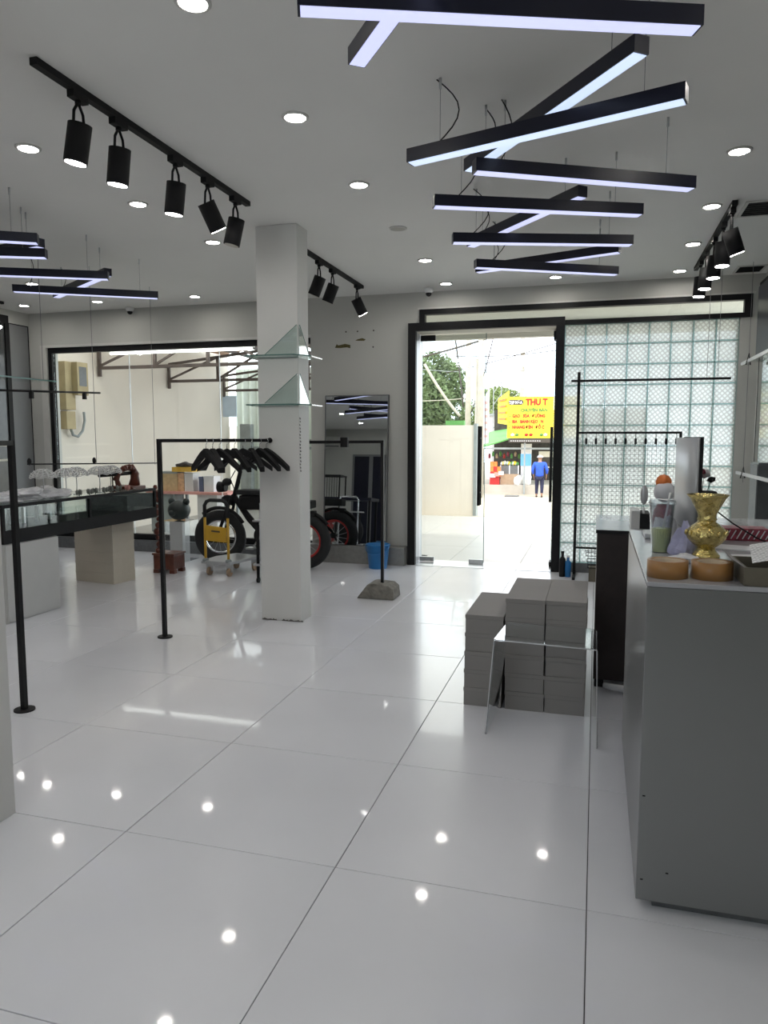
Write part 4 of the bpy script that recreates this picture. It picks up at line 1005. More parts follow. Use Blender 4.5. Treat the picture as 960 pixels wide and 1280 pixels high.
# ------------------------------------------------------------------ fat-tyre electric bicycle behind the pillar
def wheel(parent, c, yaw, rim, nm_='wheel'):
    m = Matrix.Rotation(yaw, 3, 'Z'); c = Vector(c)
    def W(u, v, r_): return c + m @ Vector((r_ * math.cos(u) , v, r_ * math.sin(u)))
    t = B().tube([W(2 * PI * k / 40, 0, .245) for k in range(40)], .056, 12, closed=True).build('tyre', M['rubber'], parent)
    B().tube([W(2 * PI * k / 36, 0, .185) for k in range(36)], .018, 8, closed=True).build('rim', rim, t)
    for k in range(14):
        u = 2 * PI * k / 14
        B().cyl(W(u, .02 if k % 2 else -.02, .03), W(u + .25, 0, .175), .0022, seg=5).build('spoke', M['silver'], t)
    B().cyl(c + m @ Vector((0, -.05, 0)), c + m @ Vector((0, .05, 0)), .035, seg=16).build('hub', M['blackmatte'], t)
bi = thing('electric_bicycle', 'black fat-tyre electric bicycle with a red rear rim, behind the pillar', 'bicycle', (-3.45, 7.35, 0))
fwc = (-3.97, 7.36, .301); rwc = (-2.93, 7.30, .301)
wheel(bi, fwc, .12, M['chrome']); wheel(bi, rwc, 0.0, M['red'])
for s_ in (-.075, .075):
    B().tube([(-3.97, 7.36 + s_, .30), (-3.84, 7.355 + s_, .62), (-3.80, 7.35 + s_ * .6, .74)], .019, 8).build('fork_leg', M['blackmatte'], bi)
B().tube([(-3.81, 7.35, .66), (-3.74, 7.35, .90), (-3.70, 7.35, 1.04)], .024, 10).build('head_tube', M['blackmatte'], bi)
B().tube([(-3.62, 7.05, 1.13), (-3.70, 7.15, 1.12), (-3.71, 7.30, 1.06), (-3.71, 7.40, 1.06), (-3.70, 7.55, 1.12), (-3.62, 7.65, 1.13)], .014, 8).build('handlebar', M['blackmatte'], bi)
for y in (7.03, 7.58): B().cyl((-3.60, y, 1.13), (-3.68, y + .08, 1.13), .02, seg=10).build('grip', M['rubber'], bi)
B().cyl((-3.88, 7.35, .86), (-3.97, 7.35, .86), .05, .062, seg=18).build('headlamp', M['blackmatte'], bi)
B().ball((-3.85, 7.32, .92), .055, (1, 1, .8), 2).build('mirror_housing', M['rubber'], bi)
B().ball((-3.86, 7.35, .72), .07, (1.2, .8, .8), 2).build('horn_cover', M['blackmatte'], bi)
B().tube([(-3.80, 7.35, .78), (-3.66, 7.35, .60), (-3.50, 7.35, .42), (-3.36, 7.35, .36)], .03, 8).build('down_tube', M['blackmatte'], bi)
B().tube([(-3.76, 7.35, .70), (-3.62, 7.35, .50), (-3.50, 7.35, .38)], .016, 8).build('lower_tube', M['blackmatte'], bi)
B().box(-3.70, -3.20, 7.28, 7.42, .62, .78).build('battery_case', M['blackmatte'], bi, bevel=.03)
B().box(-3.72, -3.30, 7.25, 7.45, .785, .84).build('seat', M['rubber'], bi, bevel=.02)
B().tube([(-3.36, 7.35, .36), (-3.15, 7.30, .31), (-2.93, 7.24, .30)], .018, 8).tube([(-3.3, 7.33, .62), (-2.93, 7.24, .31)], .016, 8).build('rear_stay', M['blackmatte'], bi)
B().cyl((-3.42, 7.28, .34), (-3.42, 7.42, .34), .10, seg=20).build('motor_cover', M['blackmatte'], bi)
B().tube([(-3.42, 7.24, .34), (-3.50, 7.22, .22)], .010, 8).box(-3.55, -3.46, 7.14, 7.24, .205, .225).build('pedal_crank', M['steel'], bi)
B().tube([(-2.93 + .32 * math.cos(u), 7.30, .301 + .32 * math.sin(u)) for u in [R(35 + 10 * k) for k in range(10)]], .02, 6).build('rear_fender', M['blackmatte'], bi)
B().tube([(-3.97 + .325 * math.cos(u), 7.36, .301 + .325 * math.sin(u)) for u in [R(30 + 10 * k) for k in range(11)]], .022, 6).build('front_fender', M['blackmatte'], bi)
B().box(-3.15, -2.82, 7.22, 7.38, .655, .74).build('rear_box', M['rubber'], bi, bevel=.015)
B().box(-2.86, -2.80, 7.26, 7.34, .57, .63).build('tail_lamp', M['blackmatte'], bi, bevel=.01)
B().tube([(-3.75, 7.33, 1.05), (-3.80, 7.30, .95), (-3.76, 7.31, .85), (-3.80, 7.33, .72)], .006, 6).tube([(-3.72, 7.37, 1.05), (-3.70, 7.33, .92), (-3.75, 7.34, .8)], .006, 6).build('brake_cable', M['blackmatte'], bi)
bi.location.x -= .06
# chrome cart partly hidden by the pillar
cc = thing('chrome_cart', 'chrome tube cart with black leg half hidden by the pillar', 'cart', (-3.05, 6.55, 0))
B().tube([(-3.18, 6.62, .18), (-3.18, 6.62, .76), (-3.15, 6.62, .80), (-2.95, 6.62, .80), (-2.92, 6.62, .76), (-2.92, 6.62, .18)], .012, 8).build('frame', M['chrome'], cc)
B().tube([(-3.13, 6.45, .05), (-3.13, 6.45, .60)], .016, 8).build('leg', M['blackmatte'], cc)
B().tube([(-2.95, 6.45, .05), (-2.95, 6.45, .60)], .016, 8).build('leg', M['blackmatte'], cc)
B().box(-3.17, -2.90, 6.42, 6.64, .17, .19).build('tray', M['steel'], cc)
B().box(-3.17, -2.90, 6.42, 6.64, .60, .615).build('tray', M['steel'], cc)
for x, y in ((-3.13, 6.45), (-2.95, 6.45), (-3.13, 6.62), (-2.95, 6.62)):
    B().cyl((x - .01, y, .028), (x + .01, y, .028), .028, seg=14).build('caster', M['rubber'], cc)
# bear-head pot on acrylic plinth
pb = thing('display_plinth', 'white and clear acrylic plinth under the dark animal-head pot', 'plinth', (-4.60, 7.45, 0))
B().box(-4.76, -4.44, 7.30, 7.60, 0, .46).build('clear_cover', M['acrylic'], pb); B().box(-4.68, -4.52, 7.37, 7.53, 0.001, .455).build('white_core', M['offwhite'], pb)
be = thing('animal_head_pot', 'dark green round-eared animal-head pot on the plinth by the window', 'pot', (-4.60, 7.45, .46))
B().ball((-4.60, 7.45, .575), .125, (1.05, 1, .92), 3).build('head', M['bearpot'], be)
for s_ in (-1, 1): B().ball((-4.60 + s_ * .095, 7.45, .675), .042, (1, .8, 1), 2).build('ear', M['bearpot'], be)
B().ball((-4.62, 7.335, .55), .045, (1, .8, .8), 2).build('muzzle', M['bearpot'], be)

# ------------------------------------------------------------------ back part of the room, seen in the mirror
ac = thing('air_conditioner', 'white wall air conditioner reflected in the leaning mirror', 'air conditioner', (-6.6, YB + .12, 2.45))
B().box(-6.95 + .05, -6.35, YB, YB + .22, 2.45, 2.74).build('body', M['acwhite'], ac, bevel=.02); B().box(-6.85, -6.40, YB + .221, YB + .23, 2.47, 2.51).build('louvre', M['greypanel'], ac)
for n_, (a, b_) in enumerate(((-6.02, -5.62), (-5.52, -5.22))):
    d_ = B().box(a - .05, a, YB, YB + .03, 0, 2.30).box(b_, b_ + .05, YB, YB + .03, 0, 2.30).box(a, b_, YB, YB + .03, 2.25, 2.30).build('door_%d' % (n_ + 3), M['greypanel']); struct(d_)
    B().box(a, b_, YB, YB + .015, 0, 2.25).build('door_panel', M['navyblack'], d_)
tt = thing('work_table', 'dark blue work table reflected in the lower mirror', 'table', (-5.3, .6, 0))
B().box(-5.8, -4.5, .3, .9, .98, 1.04).build('table_top', M['navyblack'], tt)
for x in (-5.75, -4.55):
    for y in (.35, .85): B().box(x - .02, x + .02, y - .02, y + .02, 0, .98).build('leg', M['blackmatte'], tt)
wr_ = thing('wire_crate', 'tall black wire crate standing on the work table in the mirror', 'crate', (-5.5, .6, 1.04))
for x in (-5.75, -5.25):
    for y in (.4, .8): B().box(x - .012, x + .012, y - .012, y + .012, 1.04, 1.5).build('post', M['blackmatte'], wr_)
B().box(-5.77, -5.23, .38, .42, 1.49, 1.52).box(-5.77, -5.23, .78, .82, 1.49, 1.52).box(-5.77, -5.73, .42, .78, 1.49, 1.52).box(-5.27, -5.23, .42, .78, 1.49, 1.52).build('top_frame', M['blackmatte'], wr_)
for k in range(8):
    x = -5.70 + k * .055; B().box(x, x + .008, .796, .804, 1.04, 1.49).build('bar', M['blackmatte'], wr_)
rcx = thing('red_crate', 'red plastic crate on the floor shown in the mirror beside the tyre', 'crate', (-5.3, 1.2, 0))
for k in range(5): B().box(-5.65, -5.2, 1.1, 1.5, .1 + .13 * k, .2 + .13 * k).build('slatted_tier', M['red'], rcx)
B().box(-5.6, -5.25, 1.15, 1.45, 0, .74).build('core', M['red'], rcx)
ty = thing('spare_wheel', 'black motorcycle wheel standing behind the red crate in the mirror', 'wheel', (-4.85, 1.3, 0))
B().tube([(-4.85 + .26 * math.cos(u), 1.3, .33 + .26 * math.sin(u)) for u in [2 * PI * k / 32 for k in range(32)]], .07, 10, closed=True).build('tyre', M['rubber'], ty)
B().cyl((-4.85, 1.26, .33), (-4.85, 1.34, .33), .19, seg=24).build('disc', M['blackmatte'], ty)

# ================================================================== OUTSIDE
def at(x, y, z): return (x, y, z)
# forecourt
fc = B().box(-9, 6, YF + .2, 13.0, -.14, -.008).build('forecourt', M['grout']); struct(fc)
fcw = wloc(fc)
otm = {}
for i in range(-9, 8):
    for j in range(7, 14):
        x0 = GX + i * T; y0 = GY + j * T; y1 = y0 + T
        y0 = max(y0, YF + (.0 if DX0 < x0 + T / 2 < DX1 + .4 else .2)); y1 = min(y1, 13.0)
        if i in (-3, -2, -1): y0 = max(GY + j * T, YF)
        if y1 - y0 < .03 or x0 > 5.5: continue
        xx0, xx1 = x0, x0 + T
        if y0 < YF + .2 - 1e-4:
            xx0 = max(x0, DX0 + .07); xx1 = min(x0 + T, DX1 - .07)
            if xx1 - xx0 < .03: continue
        key = (round(xx1 - xx0, 3), round(y1 - y0, 3))
        if key not in otm: otm[key] = tile_mesh('paving_tile', key[0] - .004, key[1] - .004, .008, M['otile'])
        o = bpy.data.objects.new('paving_tile', otm[key]); C.objects.link(o); o.parent = fc
        o.location = Vector(((xx0 + xx1) / 2, (y0 + y1) / 2, -.001 if y0 > YF + .1 else 0)) - fcw
b = B(); ys = [(13.0, -.008), (16, -.22), (20, -.45), (25, -.60), (27.8, -.82), (70, -1.0)]
for (a, za), (c, zc) in zip(ys, ys[1:]): b.quad((-40, a, za), (40, a, za), (40, c, zc), (-40, c, zc))
bmesh.ops.remove_doubles(b.bm, verts=b.bm.verts[:], dist=.001)
struct(b.build('street', M['road']))
struct(B().box(-9, -6.95, YF + .2, 13, -.1, -.008).build('ground_strip', M['concrete']))
# soffit over the doorway, upper storey mass
so = B().box(-3.2, 4.5, YF + .2, 9.62, 2.85, 3.05).box(-3.2, 4.5, 9.50, 9.62, 2.66, 2.85).build('soffit', M['beige']); struct(so)
struct(B().box(-7.15, 4.5, YF, YF + .2, H + .15, 6.0).build('wall_upper', M['cream']))
# cream side wall left of the forecourt
wl = B().box(-7.15, -6.95, YF + .2, 13.15, -.3, 3.6).build('wall_outside', M['cream']); struct(wl)
em = thing('electric_meter', 'yellowed electricity meter box with conduit on the cream outside wall', 'meter', (-6.95, 8.5, 1.5))
B().box(-6.95, -6.83, 8.37, 8.56, 1.78, 2.42).build('tall_case', M['meter'], em, bevel=.006)
B().box(-6.84, -6.74, 8.50, 8.72, 1.98, 2.42).build('meter_case', M['meter'], em, bevel=.006)
B().box(-6.745, -6.738, 8.535, 8.685, 2.10, 2.36).build('window', M['kerb'], em)
B().box(-6.95, -6.84, 8.38, 8.56, 1.52, 1.76).build('lower_box', M['meter'], em, bevel=.006)
B().tube([(-6.88, 8.5, 1.52), (-6.88, 8.54, 1.44), (-6.88, 8.64, 1.42), (-6.88, 8.74, 1.50), (-6.88, 8.79, 1.64), (-6.88, 8.78, 1.76)], .018, 8).build('conduit', M['greyfence'], em)
# lean-to roof with trusses
rt = thing('lean_to_roof', 'rust-brown sheet roof on steel trusses over the side yard', 'roof', (-5.2, 11, 2.6))
b = B()
n = 26
for k in range(n):
    x0 = -6.9 + 3.5 * k / n; x1 = -6.9 + 3.5 * (k + 1) / n
    f = lambda x: 3.05 + .28 * (1 - abs((x + 5.1) / 1.8))
    w = .012 if k % 2 else -.012
    b.quad((x0, 8.95, f(x0) + w), (x1, 8.95, f(x1) - w), (x1, 12.9, f(x1) - w - .08), (x0, 12.9, f(x0) + w - .08))
b.build('roof_sheet', M['rooftin'], rt)
for k, (y, zb) in enumerate(((9.2, 2.40), (11.0, 2.34), (12.9, 2.30))):
    xl = -6.93; xr = -3.4; xm = (xl + xr) / 2
    tz = B().bar((xl, y, zb), (xr, y, zb), .045, .045).build('truss_chord', M['trussmetal'], rt)
    B().bar((xl + .02, y, zb + .28 - .22 * 0), (xm, y, zb + .46), .04, .04).bar((xm, y, zb + .46), (xr, y, zb + .28), .04, .04).build('top_chord', M['trussmetal'], tz)
    for x in (xl + .02, -6.0, xm, -4.3, xr - .02):
        B().bar((x, y, zb - (.12 if x == xl + .02 else 0)), (x, y, zb + (.28 + .18 * (1 - abs((x - xm) / (xr - xm))))), .04, .04, up=(0, 1, 0)).build('web', M['trussmetal'], tz)
    for a, b_ in ((xl, -6.0), (-6.0, xm), (xr, -4.3), (-4.3, xm)):
        za = zb; z1 = zb + .28 + .18 * (1 - abs((b_ - xm) / (xr - xm)))
        B().bar((a, y, za + .02), (b_, y, z1), .03, .03).build('diagonal', M['trussmetal'], tz)
for x in (-6.2, -5.6, -5.1, -4.6, -4.0):
    B().bar((x, 9.15, 2.96), (x, 12.95, 2.88), .04, .05).build('purlin', M['trussmetal'], rt)
bt_ = thing('tube_light', 'long white tube light under the front edge of the outside roof', 'lamp', (-5.5, 9.06, 2.58))
B().box(-6.65, -4.40, 9.03, 9.09, 2.60, 2.64).build('batten', M['white'], bt_)
B().cyl((-6.62, 9.06, 2.58), (-4.43, 9.06, 2.58), .016, seg=12).build('tube', mat('tube_glow', (.8, .8, .8), .5, var=0, emit=(1, .98, .95), estr=7.0), bt_)
for x in (-6.4, -4.7): B().cyl((x, 9.06, 2.64), (x, 9.06, 3.10 if x < -6 else 3.22), .006, seg=6).build('hanger_rod', M['wire'], bt_)
# steel fence and corrugated sheet beyond
fe = thing('steel_fence', 'grey steel bar fence with a thick post at the end of the side yard', 'fence', (-6.2, 13.1, 0))
B().box(-6.62, -6.40, 12.95, 13.1, -.1, 1.66).build('thick_post', M['greyfence'], fe)
for k, x in enumerate((-6.22, -5.98, -5.74, -5.5, -5.26)):
    B().box(x - .025, x + .025, 13.02, 13.07, -.1, 1.66).build('bar', M['greyfence'], fe)
for z in (1.18, 1.32, 0.02):
    B().box(-6.40, -3.4, 13.03, 13.06, z, z + .05).build('cross_rail', M['greyfence'], fe)
M['corr'] = mat('pale_green_sheet', (0.62, 0.68, 0.62), 0.6, var=.05)
b = B(); n = 40
for k in range(n):
    x0 = -6.9 + 3.2 * k / n; x1 = -6.9 + 3.2 * (k + 1) / n; a = .03 if k % 2 else -.03
    b.quad((x0, 13.4 + a, -.2), (x1, 13.4 - a, -.2), (x1, 13.4 - a, 2.75), (x0, 13.4 + a, 2.75))
o = b.build('corrugated_sheet', M['corr']); tag(o, 'pale green corrugated sheet wall behind the steel fence', 'wall sheet')
o = B().box(-6.95, -6.66, 12.9, 12.92, 1.80, 2.20).build('blue_notice', mat('pale_blue_notice', (.60, .74, .88), .6)); tag(o, 'small pale blue notice high on the yard corner', 'sign')
# red-topped table with boxes
rtb = thing('market_table', 'table with a pinkish red top outside the shop window', 'table', (-5.75, 9.75, 0))
B().box(-6.45, -5.10, 9.55, 10.0, .575, .61).build('table_top', M['pink'], rtb)
B().box(-6.40, -6.05, 9.60, 9.95, 0, .575).build('side_cabinet', M['greyfence'], rtb)
B().box(-5.62, -5.30, 9.60, 9.95, 0.12, .575).build('hanging_cloth', M['whitehouse'], rtb)
for x in (-6.0, -5.15):
    for y in (9.6, 9.95): B().box(x - .02, x + .02, y - .02, y + .02, 0, .575).build('leg', M['greyfence'], rtb)
for x0, x1, z1, m_, lab in ((-6.28, -5.98, .90, 'brick', 'tan printed cardboard box, left on the outside table'), (-5.97, -5.87, .88, 'peach', 'narrow orange printed box on the outside table'), (-5.86, -5.72, .88, 'whitehouse', 'pale bluish box between the orange and navy boxes'), (-5.62, -5.55, .83, 'navy', 'thin navy box on the outside table'), (-5.54, -5.38, .84, 'tissue', 'white box right of the navy box')):
    t = thing('table_box', lab, 'box', ((x0 + x1) / 2, 9.75, .61))
    B().box(x0, x1, 9.66, 9.86, .61, z1 - .03).build('body', M[m_], t); B().box(x0 - .003, x1 + .003, 9.657, 9.863, z1 - .03, z1).build('lid', M['greyfence'] if m_ == 'brick' else M[m_], t)
o = B().box(-6.05, -5.72, 9.63, 9.88, .90, .97).build('amber_tray', M['yellow']); tag(o, 'amber tray lying on top of the boxes outside', 'tray')
crumple('dark_bundle', M['darkbrown'], 'dark brown bundle on the amber tray outside', 'bundle', (-5.90, 9.75, .97), .09, (1.4, 1, .5), 41)

# free-standing cream fence wall in front of the door
fwl = B().box(-8.5, -2.18, 13.56, 13.72, -.3, 1.63).build('wall_fence', M['cream']); struct(fwl)
B().box(-2.18, -2.12, 13.54, 13.74, -.3, 1.66).build('end_post', M['greyfence'], fwl)
o = B().box(-2.75, -2.40, 13.75, 13.9, 1.60, 1.72).build('green_cap', M['awning']); tag(o, 'small teal-green box top showing above the fence wall', 'box')
o = B().box(-3.0, -2.55, 25.4, 25.9, -.66, -.60).build('manhole_slab', M['kerb']); tag(o, 'grey slab lying on the street before the stall', 'slab')

# trees: crowns of leaf cards
def tree(name, lab, x, y, zg, zc, rx, rz, m_, nleaf, seed, lsz=.22):
    t = thing(name, lab, 'tree', (x, y, zg)); rnd = random.Random(seed)
    tr_ = B().tube([(x, y, zg), (x + .15, y, (zg + zc) / 2), (x, y, zc)], [.28, .2, .1], 8)
    for k in range(5):
        a = k * 1.3; tr_.tube([(x, y, zc - rz * .6), (x + math.cos(a) * rx * .5, y + math.sin(a) * rx * .4, zc + rz * .2)], [.1, .04], 6)
    tr_.build('trunk', M['bark'], t)
    lobes = []
    for k in range(16):
        a = rnd.uniform(0, 2 * PI); u = rnd.uniform(-.7, .75); q = math.sqrt(1 - u * u)
        lobes.append((x + rx * .62 * q * math.cos(a), y + rx * .62 * q * math.sin(a), zc + rz * .68 * u, rnd.uniform(.32, .5)))
    lobes.append((x, y, zc, .7))
    vs = []; fs = []
    for k in range(nleaf):
        lx, ly, lz, lr = rnd.choice(lobes)
        d = Vector((rnd.gauss(0, 1), rnd.gauss(0, 1), rnd.gauss(0, 1))).normalized() * rnd.uniform(.75, 1.05)
        p = Vector((lx + d.x * lr * rx, ly + d.y * lr * rx, lz + d.z * lr * rz))
        a = Vector((rnd.gauss(0, 1), rnd.gauss(0, 1), rnd.gauss(0, 1))).normalized(); b2 = a.orthogonal().normalized()
        s2 = lsz * rnd.uniform(.6, 1.3); i = len(vs)
        vs += [p - a * s2, p + b2 * s2 * .5, p + a * s2, p - b2 * s2 * .5]; fs.append((i, i + 1, i + 2, i + 3))
    me = bpy.data.meshes.new('foliage'); me.from_pydata([v - Vector((x, y, zg)) for v in vs], [], fs); me.materials.append(M[m_])
    o = bpy.data.objects.new('foliage', me); C.objects.link(o); o.parent = t; o['kind'] = 'stuff'
tree('dense_tree', 'large dense green tree above the fence wall, left in the doorway', -9.2, 40, -1, 3.3, 2.5, 2.9, 'leaf', 15000, 1, .13)
tree('light_tree', 'lighter green tree between the utility poles and the fence wall', -6.95, 43.5, -1, 2.3, 1.2, 1.4, 'leaf2', 3500, 2, .10)
tree('light_tree', 'yellow-green tree above the yellow signboard', -6.25, 49, -1, 3.55, 1.5, 1.35, 'leaf2', 4000, 3, .11)
# utility poles and cables
def upole(x, y, z1, r_, lab, arms=True):
    t = thing('utility_pole', lab, 'pole', (x, y, -1))
    B().cyl((x, y, -1), (x, y, z1), r_, r_ * .75, seg=10).build('shaft', M['pole'], t)
    if arms:
        for z in (z1 - .5, z1 - 1.1): B().box(x - .45, x + .45, y - .05, y + .05, z, z + .07).build('crossarm', M['pole'], t)
        for z, xx in ((z1 - .43, -.4), (z1 - .43, .4), (z1 - 1.03, -.4), (z1 - 1.03, .4)): B().cyl((x + xx, y, z), (x + xx, y, z + .14), .035, seg=8).build('insulator', M['signdark'], t)
upole(-3.655, 24, 6.2, .11, 'thick concrete utility pole left of the yellow signboard', False)
upole(-3.80, 24.2, 3.94, .08, 'shorter post strapped beside the thick concrete pole', False)
upole(-5.07, 30, 7.2, .13, 'pale utility pole behind the fence wall, near the dense tree')
upole(-3.68, 38, 7.6, .14, 'faint pale utility pole far behind the yellow signboard')
def cable(pts, r_, lab, m_='signdark'):
    o = B().tube(pts, r_, 5).build('overhead_cable', M[m_]); tag(o, lab, 'cable', 'overhead cables across the street')
def cat(a, b_, sag, n=12):
    a = Vector(a); b_ = Vector(b_); return [a.lerp(b_, k / n) - Vector((0, 0, sag * 4 * (k / n) * (1 - k / n))) for k in range(n + 1)]
cable(cat((-8.5, 24, 3.6), (-1.0, 24, 5.35), .25), .032, 'thickest dark cable rising from the left across the doorway sky')
cable(cat((-6.4, 32, 4.2), (-.8, 32, 5.6), .1), .02, 'upper thin cable crossing to the right')
cable(cat((-6.0, 32, 4.9), (-.8, 32, 5.15), .15), .02, 'middle thin cable crossing to the right')
cable(cat((-10, 36, 5.0), (-2.0, 36, 4.7), .3), .018, 'thin level cable behind the poles', 'greyfence')
cable(cat((-9.8, 34, 3.2), (-5.8, 34, 3.2), .1), .02, 'pale level cable before the dense tree', 'pole')
cable(cat((-4.6, 24.2, 5.0), (-4.25, 24.2, 2.4), -.1), .03, 'dark drooping cable beside the thick pole')
cable(cat((-3.3, 24.2, 4.6), (-4.0, 24.2, 2.2), .2), .02, 'slack cable hanging from the thick pole')
cable(cat((-8.05, 35, 4.9), (-6.3, 35, 2.4), .15), .07, 'pale slanting stay cable before the dense tree', 'pole')
lt = thing('lattice_mast', 'small dark lattice mast right of the utility poles', 'mast', (-4.47, 34.5, -1))
for x in (-4.65, -4.29): B().bar((x, 34.5, -1), (x, 34.5, 4.85), .04, .04, up=(0, 1, 0)).build('mast_leg', M['greyfence'], lt)
for k in range(5): B().bar((-4.65, 34.5, 1.8 + .55 * k), (-4.29, 34.5, 2.3 + .55 * k), .03, .03).build('brace', M['greyfence'], lt)
# houses behind
def house(lab, x0, x1, y, z0, z1, m_='whitehouse'):
    t = thing('house', lab, 'building', ((x0 + x1) / 2, y, z0)); B().box(x0, x1, y, y + 4, z0, z1).build('wall', M[m_], t)
    B().box(x0 - .1, x1 + .1, y - .15, y + 4.1, z1, z1 + .1).build('roof', M['greyfence'], t)
    B().box((x0 + x1) / 2 - .15, (x0 + x1) / 2 + .15, y - .03, y, z1 - .8, z1 - .35).build('window', M['shopdark'], t)
house('pale gabled house behind the poles', -5.4, -4.3, 38, -1, 2.5)
bsl = thing('banner', 'tall white banner with red lettering left of the yellow signboards', 'banner', (-4.05, 28, 1.6))
B().box(-4.32, -4.18, 28, 28.03, 1.1, 3.0).build('cloth', M['tissue'], bsl)
B().poly([(-4.13, 28, 1.15), (-3.95, 28, 1.2), (-3.92, 28, 3.25), (-4.13, 28, 2.9)], .03, (0, 1, 0)).build('cloth', M['tissue'], bsl)
B().cyl((-4.15, 28.02, -.9), (-4.15, 28.02, 3.3), .03, seg=8).build('pole', M['pole'], bsl)
for k in range(6): B().box(-4.10, -3.98, 27.975, 27.999, 1.4 + .25 * k, 1.5 + .25 * k).build('lettering', M['pink'], bsl)
# shop across the street
sh = thing('grocery_stall', 'open-fronted roadside grocery stall with a green awning across the street', 'stall', (-3.2, 30.5, -.5))
B().box(-4.85, 2.0, 29.2, 33.4, -1.0, -.47).build('pavement', M['concrete'], sh)
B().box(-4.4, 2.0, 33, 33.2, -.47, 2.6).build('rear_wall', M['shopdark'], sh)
B().poly([(-4.60, 29.3, .92), (-3.0, 29.3, 1.40), (-1.0, 29.3, 1.50), (-1.0, 33, 2.2), (-4.6, 33, 1.6)], .05, (0, 0, 1)).build('awning', M['awning'], sh)
B().box(-4.35, -1.2, 29.28, 29.34, .93, 1.0).build('front_beam', M['greyfence'], sh)
B().box(-2.87, -2.48, 29.6, 29.9, -.47, 1.15).build('pillar', M['tissue'], sh)
B().box(-2.88, -2.47, 29.58, 29.6, .28, .75).build('blue_poster', mat('poster_blue', (.15, .42, .75), .5), sh)
B().box(-4.4, -4.3, 29.3, 29.4, -.47, 1.0).build('post', M['shopdark'], sh)
B().box(-2.2, -1.2, 29.9, 29.95, .2, .85).build('shutter_box', M['beige'], sh)
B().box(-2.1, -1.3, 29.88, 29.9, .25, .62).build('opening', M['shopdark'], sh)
ctn = thing('stall_counter', 'tan panelled counter with glass front at the grocery stall', 'counter', (-3.2, 29.6, -.47))
B().box(-3.65, -2.95, 29.5, 29.9, -.47, -.05).build('lower_panel', M['sandbox'], ctn); B().box(-3.65, -2.95, 29.5, 29.9, -.05, .28).build('glass_case', M['kerb'], ctn)
for x in (-3.65, -3.3, -2.95): B().box(x - .02, x + .02, 29.48, 29.5, -.05, .30).build('case_post', M['tissue'], ctn)
rg = random.Random(11)
for k in range(12):
    x = -3.62 + .055 * k; y = 29.7; r_ = rg.uniform(.07, .11)
    o = B().ball((x, y, .28 + r_ * .9), r_, (1, 1, 1), 1, .1).build('goods_bag', M[['tissue', 'signyellow', 'whitehouse', 'awning'][k % 4]]); tag(o, '%s goods bag on the stall counter, %s from the left' % (['white', 'yellow', 'pale', 'green'][k % 4], ['first', 'second', 'third', 'fourth', 'fifth', 'sixth', 'seventh', 'eighth', 'ninth', 'tenth', 'eleventh', 'last'][k]), 'bag', 'goods bags on the stall counter')
for k in range(8):
    x = -4.05 + .14 * (k % 3); z = -.10 + .2 * (k // 3)
    o = B().box(x, x + .13, 29.35, 29.55, z - .05, z + .14).build('orange_pack', M['orange'] if k % 4 else M['red']); tag(o, '%s pack in the colourful goods pile at the stall, row %s, %s' % ('orange' if k % 4 else 'red', ['one', 'two', 'three'][k // 3], ['left', 'middle', 'right'][k % 3]), 'pack', 'packs piled at the stall')
o = B().box(-4.05, -3.68, 29.3, 29.6, -.47, -.155).build('red_basket', M['red']); tag(o, 'red plastic basket under the orange packs at the stall', 'basket')
for k in range(3):
    x = -4.02 + .16 * k
    o = B().box(x, x + .2, 29.2, 29.29, -.18 + .05 * k, -.03 + .05 * k, .2).build('magazine_pack', M[['tissue', 'pink', 'whitehouse'][k]]); tag(o, ['white packet', 'pink packet', 'pale packet'][k] + ' fanned before the orange packs at the stall', 'pack')
for k in range(10):
    x = -4.2 + .15 * k
    o = B().lathe([(.045, 0), (.05, .12), (.02, .2)], (x, 30.2, .55 + .08 * (k % 2)), 10).build('hanging_pouch', M[['maroon', 'awning', 'sandbox', 'signgreen', 'red'][k % 5]]); tag(o, 'small %s pouch hanging under the green awning, %s from the left' % (['maroon', 'green', 'tan', 'dark green', 'red'][k % 5], ['first', 'second', 'third', 'fourth', 'fifth', 'sixth', 'seventh', 'eighth', 'ninth', 'tenth'][k]), 'pouch', 'pouches under the awning')
for k, (x, r_, sz, s2) in enumerate(((-2.92, .22, (.8, .8, 1.1), 51), (-2.62, .22, (.8, .8, 1.5), 52))):
    crumple('white_sack', M['sack'], ['lower full white sack against the stall pillar', 'taller full white sack nearest the person in blue'][k], 'sack', (x, 29.45, -.47), r_, sz, s2, .2)
# yellow signboards
sg = thing('shop_sign', 'large yellow shop signboard with red lettering THU T across the street', 'sign', (-2.2, 29.0, 1.4))
B().box(-3.36, -.6, 29.0, 29.08, 1.375, 2.96).build('board', M['signyellow'], sg)
B().box(-3.30, -.6, 28.98, 29.0, 1.20, 1.36).build('phone_strip', M['signdark'], sg)
for x in (-2.68, -.75): B().box(x - .03, x + .03, 29.08, 29.14, -.85, 3.1).build('post', M['greyfence'], sg)
hdp = B().box(-3.29, -2.85, 28.975, 29.0, 2.655, 2.845)
hdp.cyl((-2.85, 28.975, 2.75), (-2.85, 29.0, 2.75), .095, seg=18); hdp.cyl((-3.29, 28.975, 2.75), (-3.29, 29.0, 2.75), .095 * .4, seg=12)
hd_ = hdp.build('dark_badge', M['signdark'], sg)
text('badge_lettering', 'TẠP HÓA', M['tissue'], sg, (-3.30, 28.97, 2.69), .155, sx=.75)
text('name_lettering', 'THU T', M['signred'], sg, (-2.66, 28.99, 2.64), .33, sx=.84)
text('subtitle_lettering', 'CHUYÊN BÁN', M['signgreen'], sg, (-2.86, 28.99, 2.39), .155, sx=1.05)
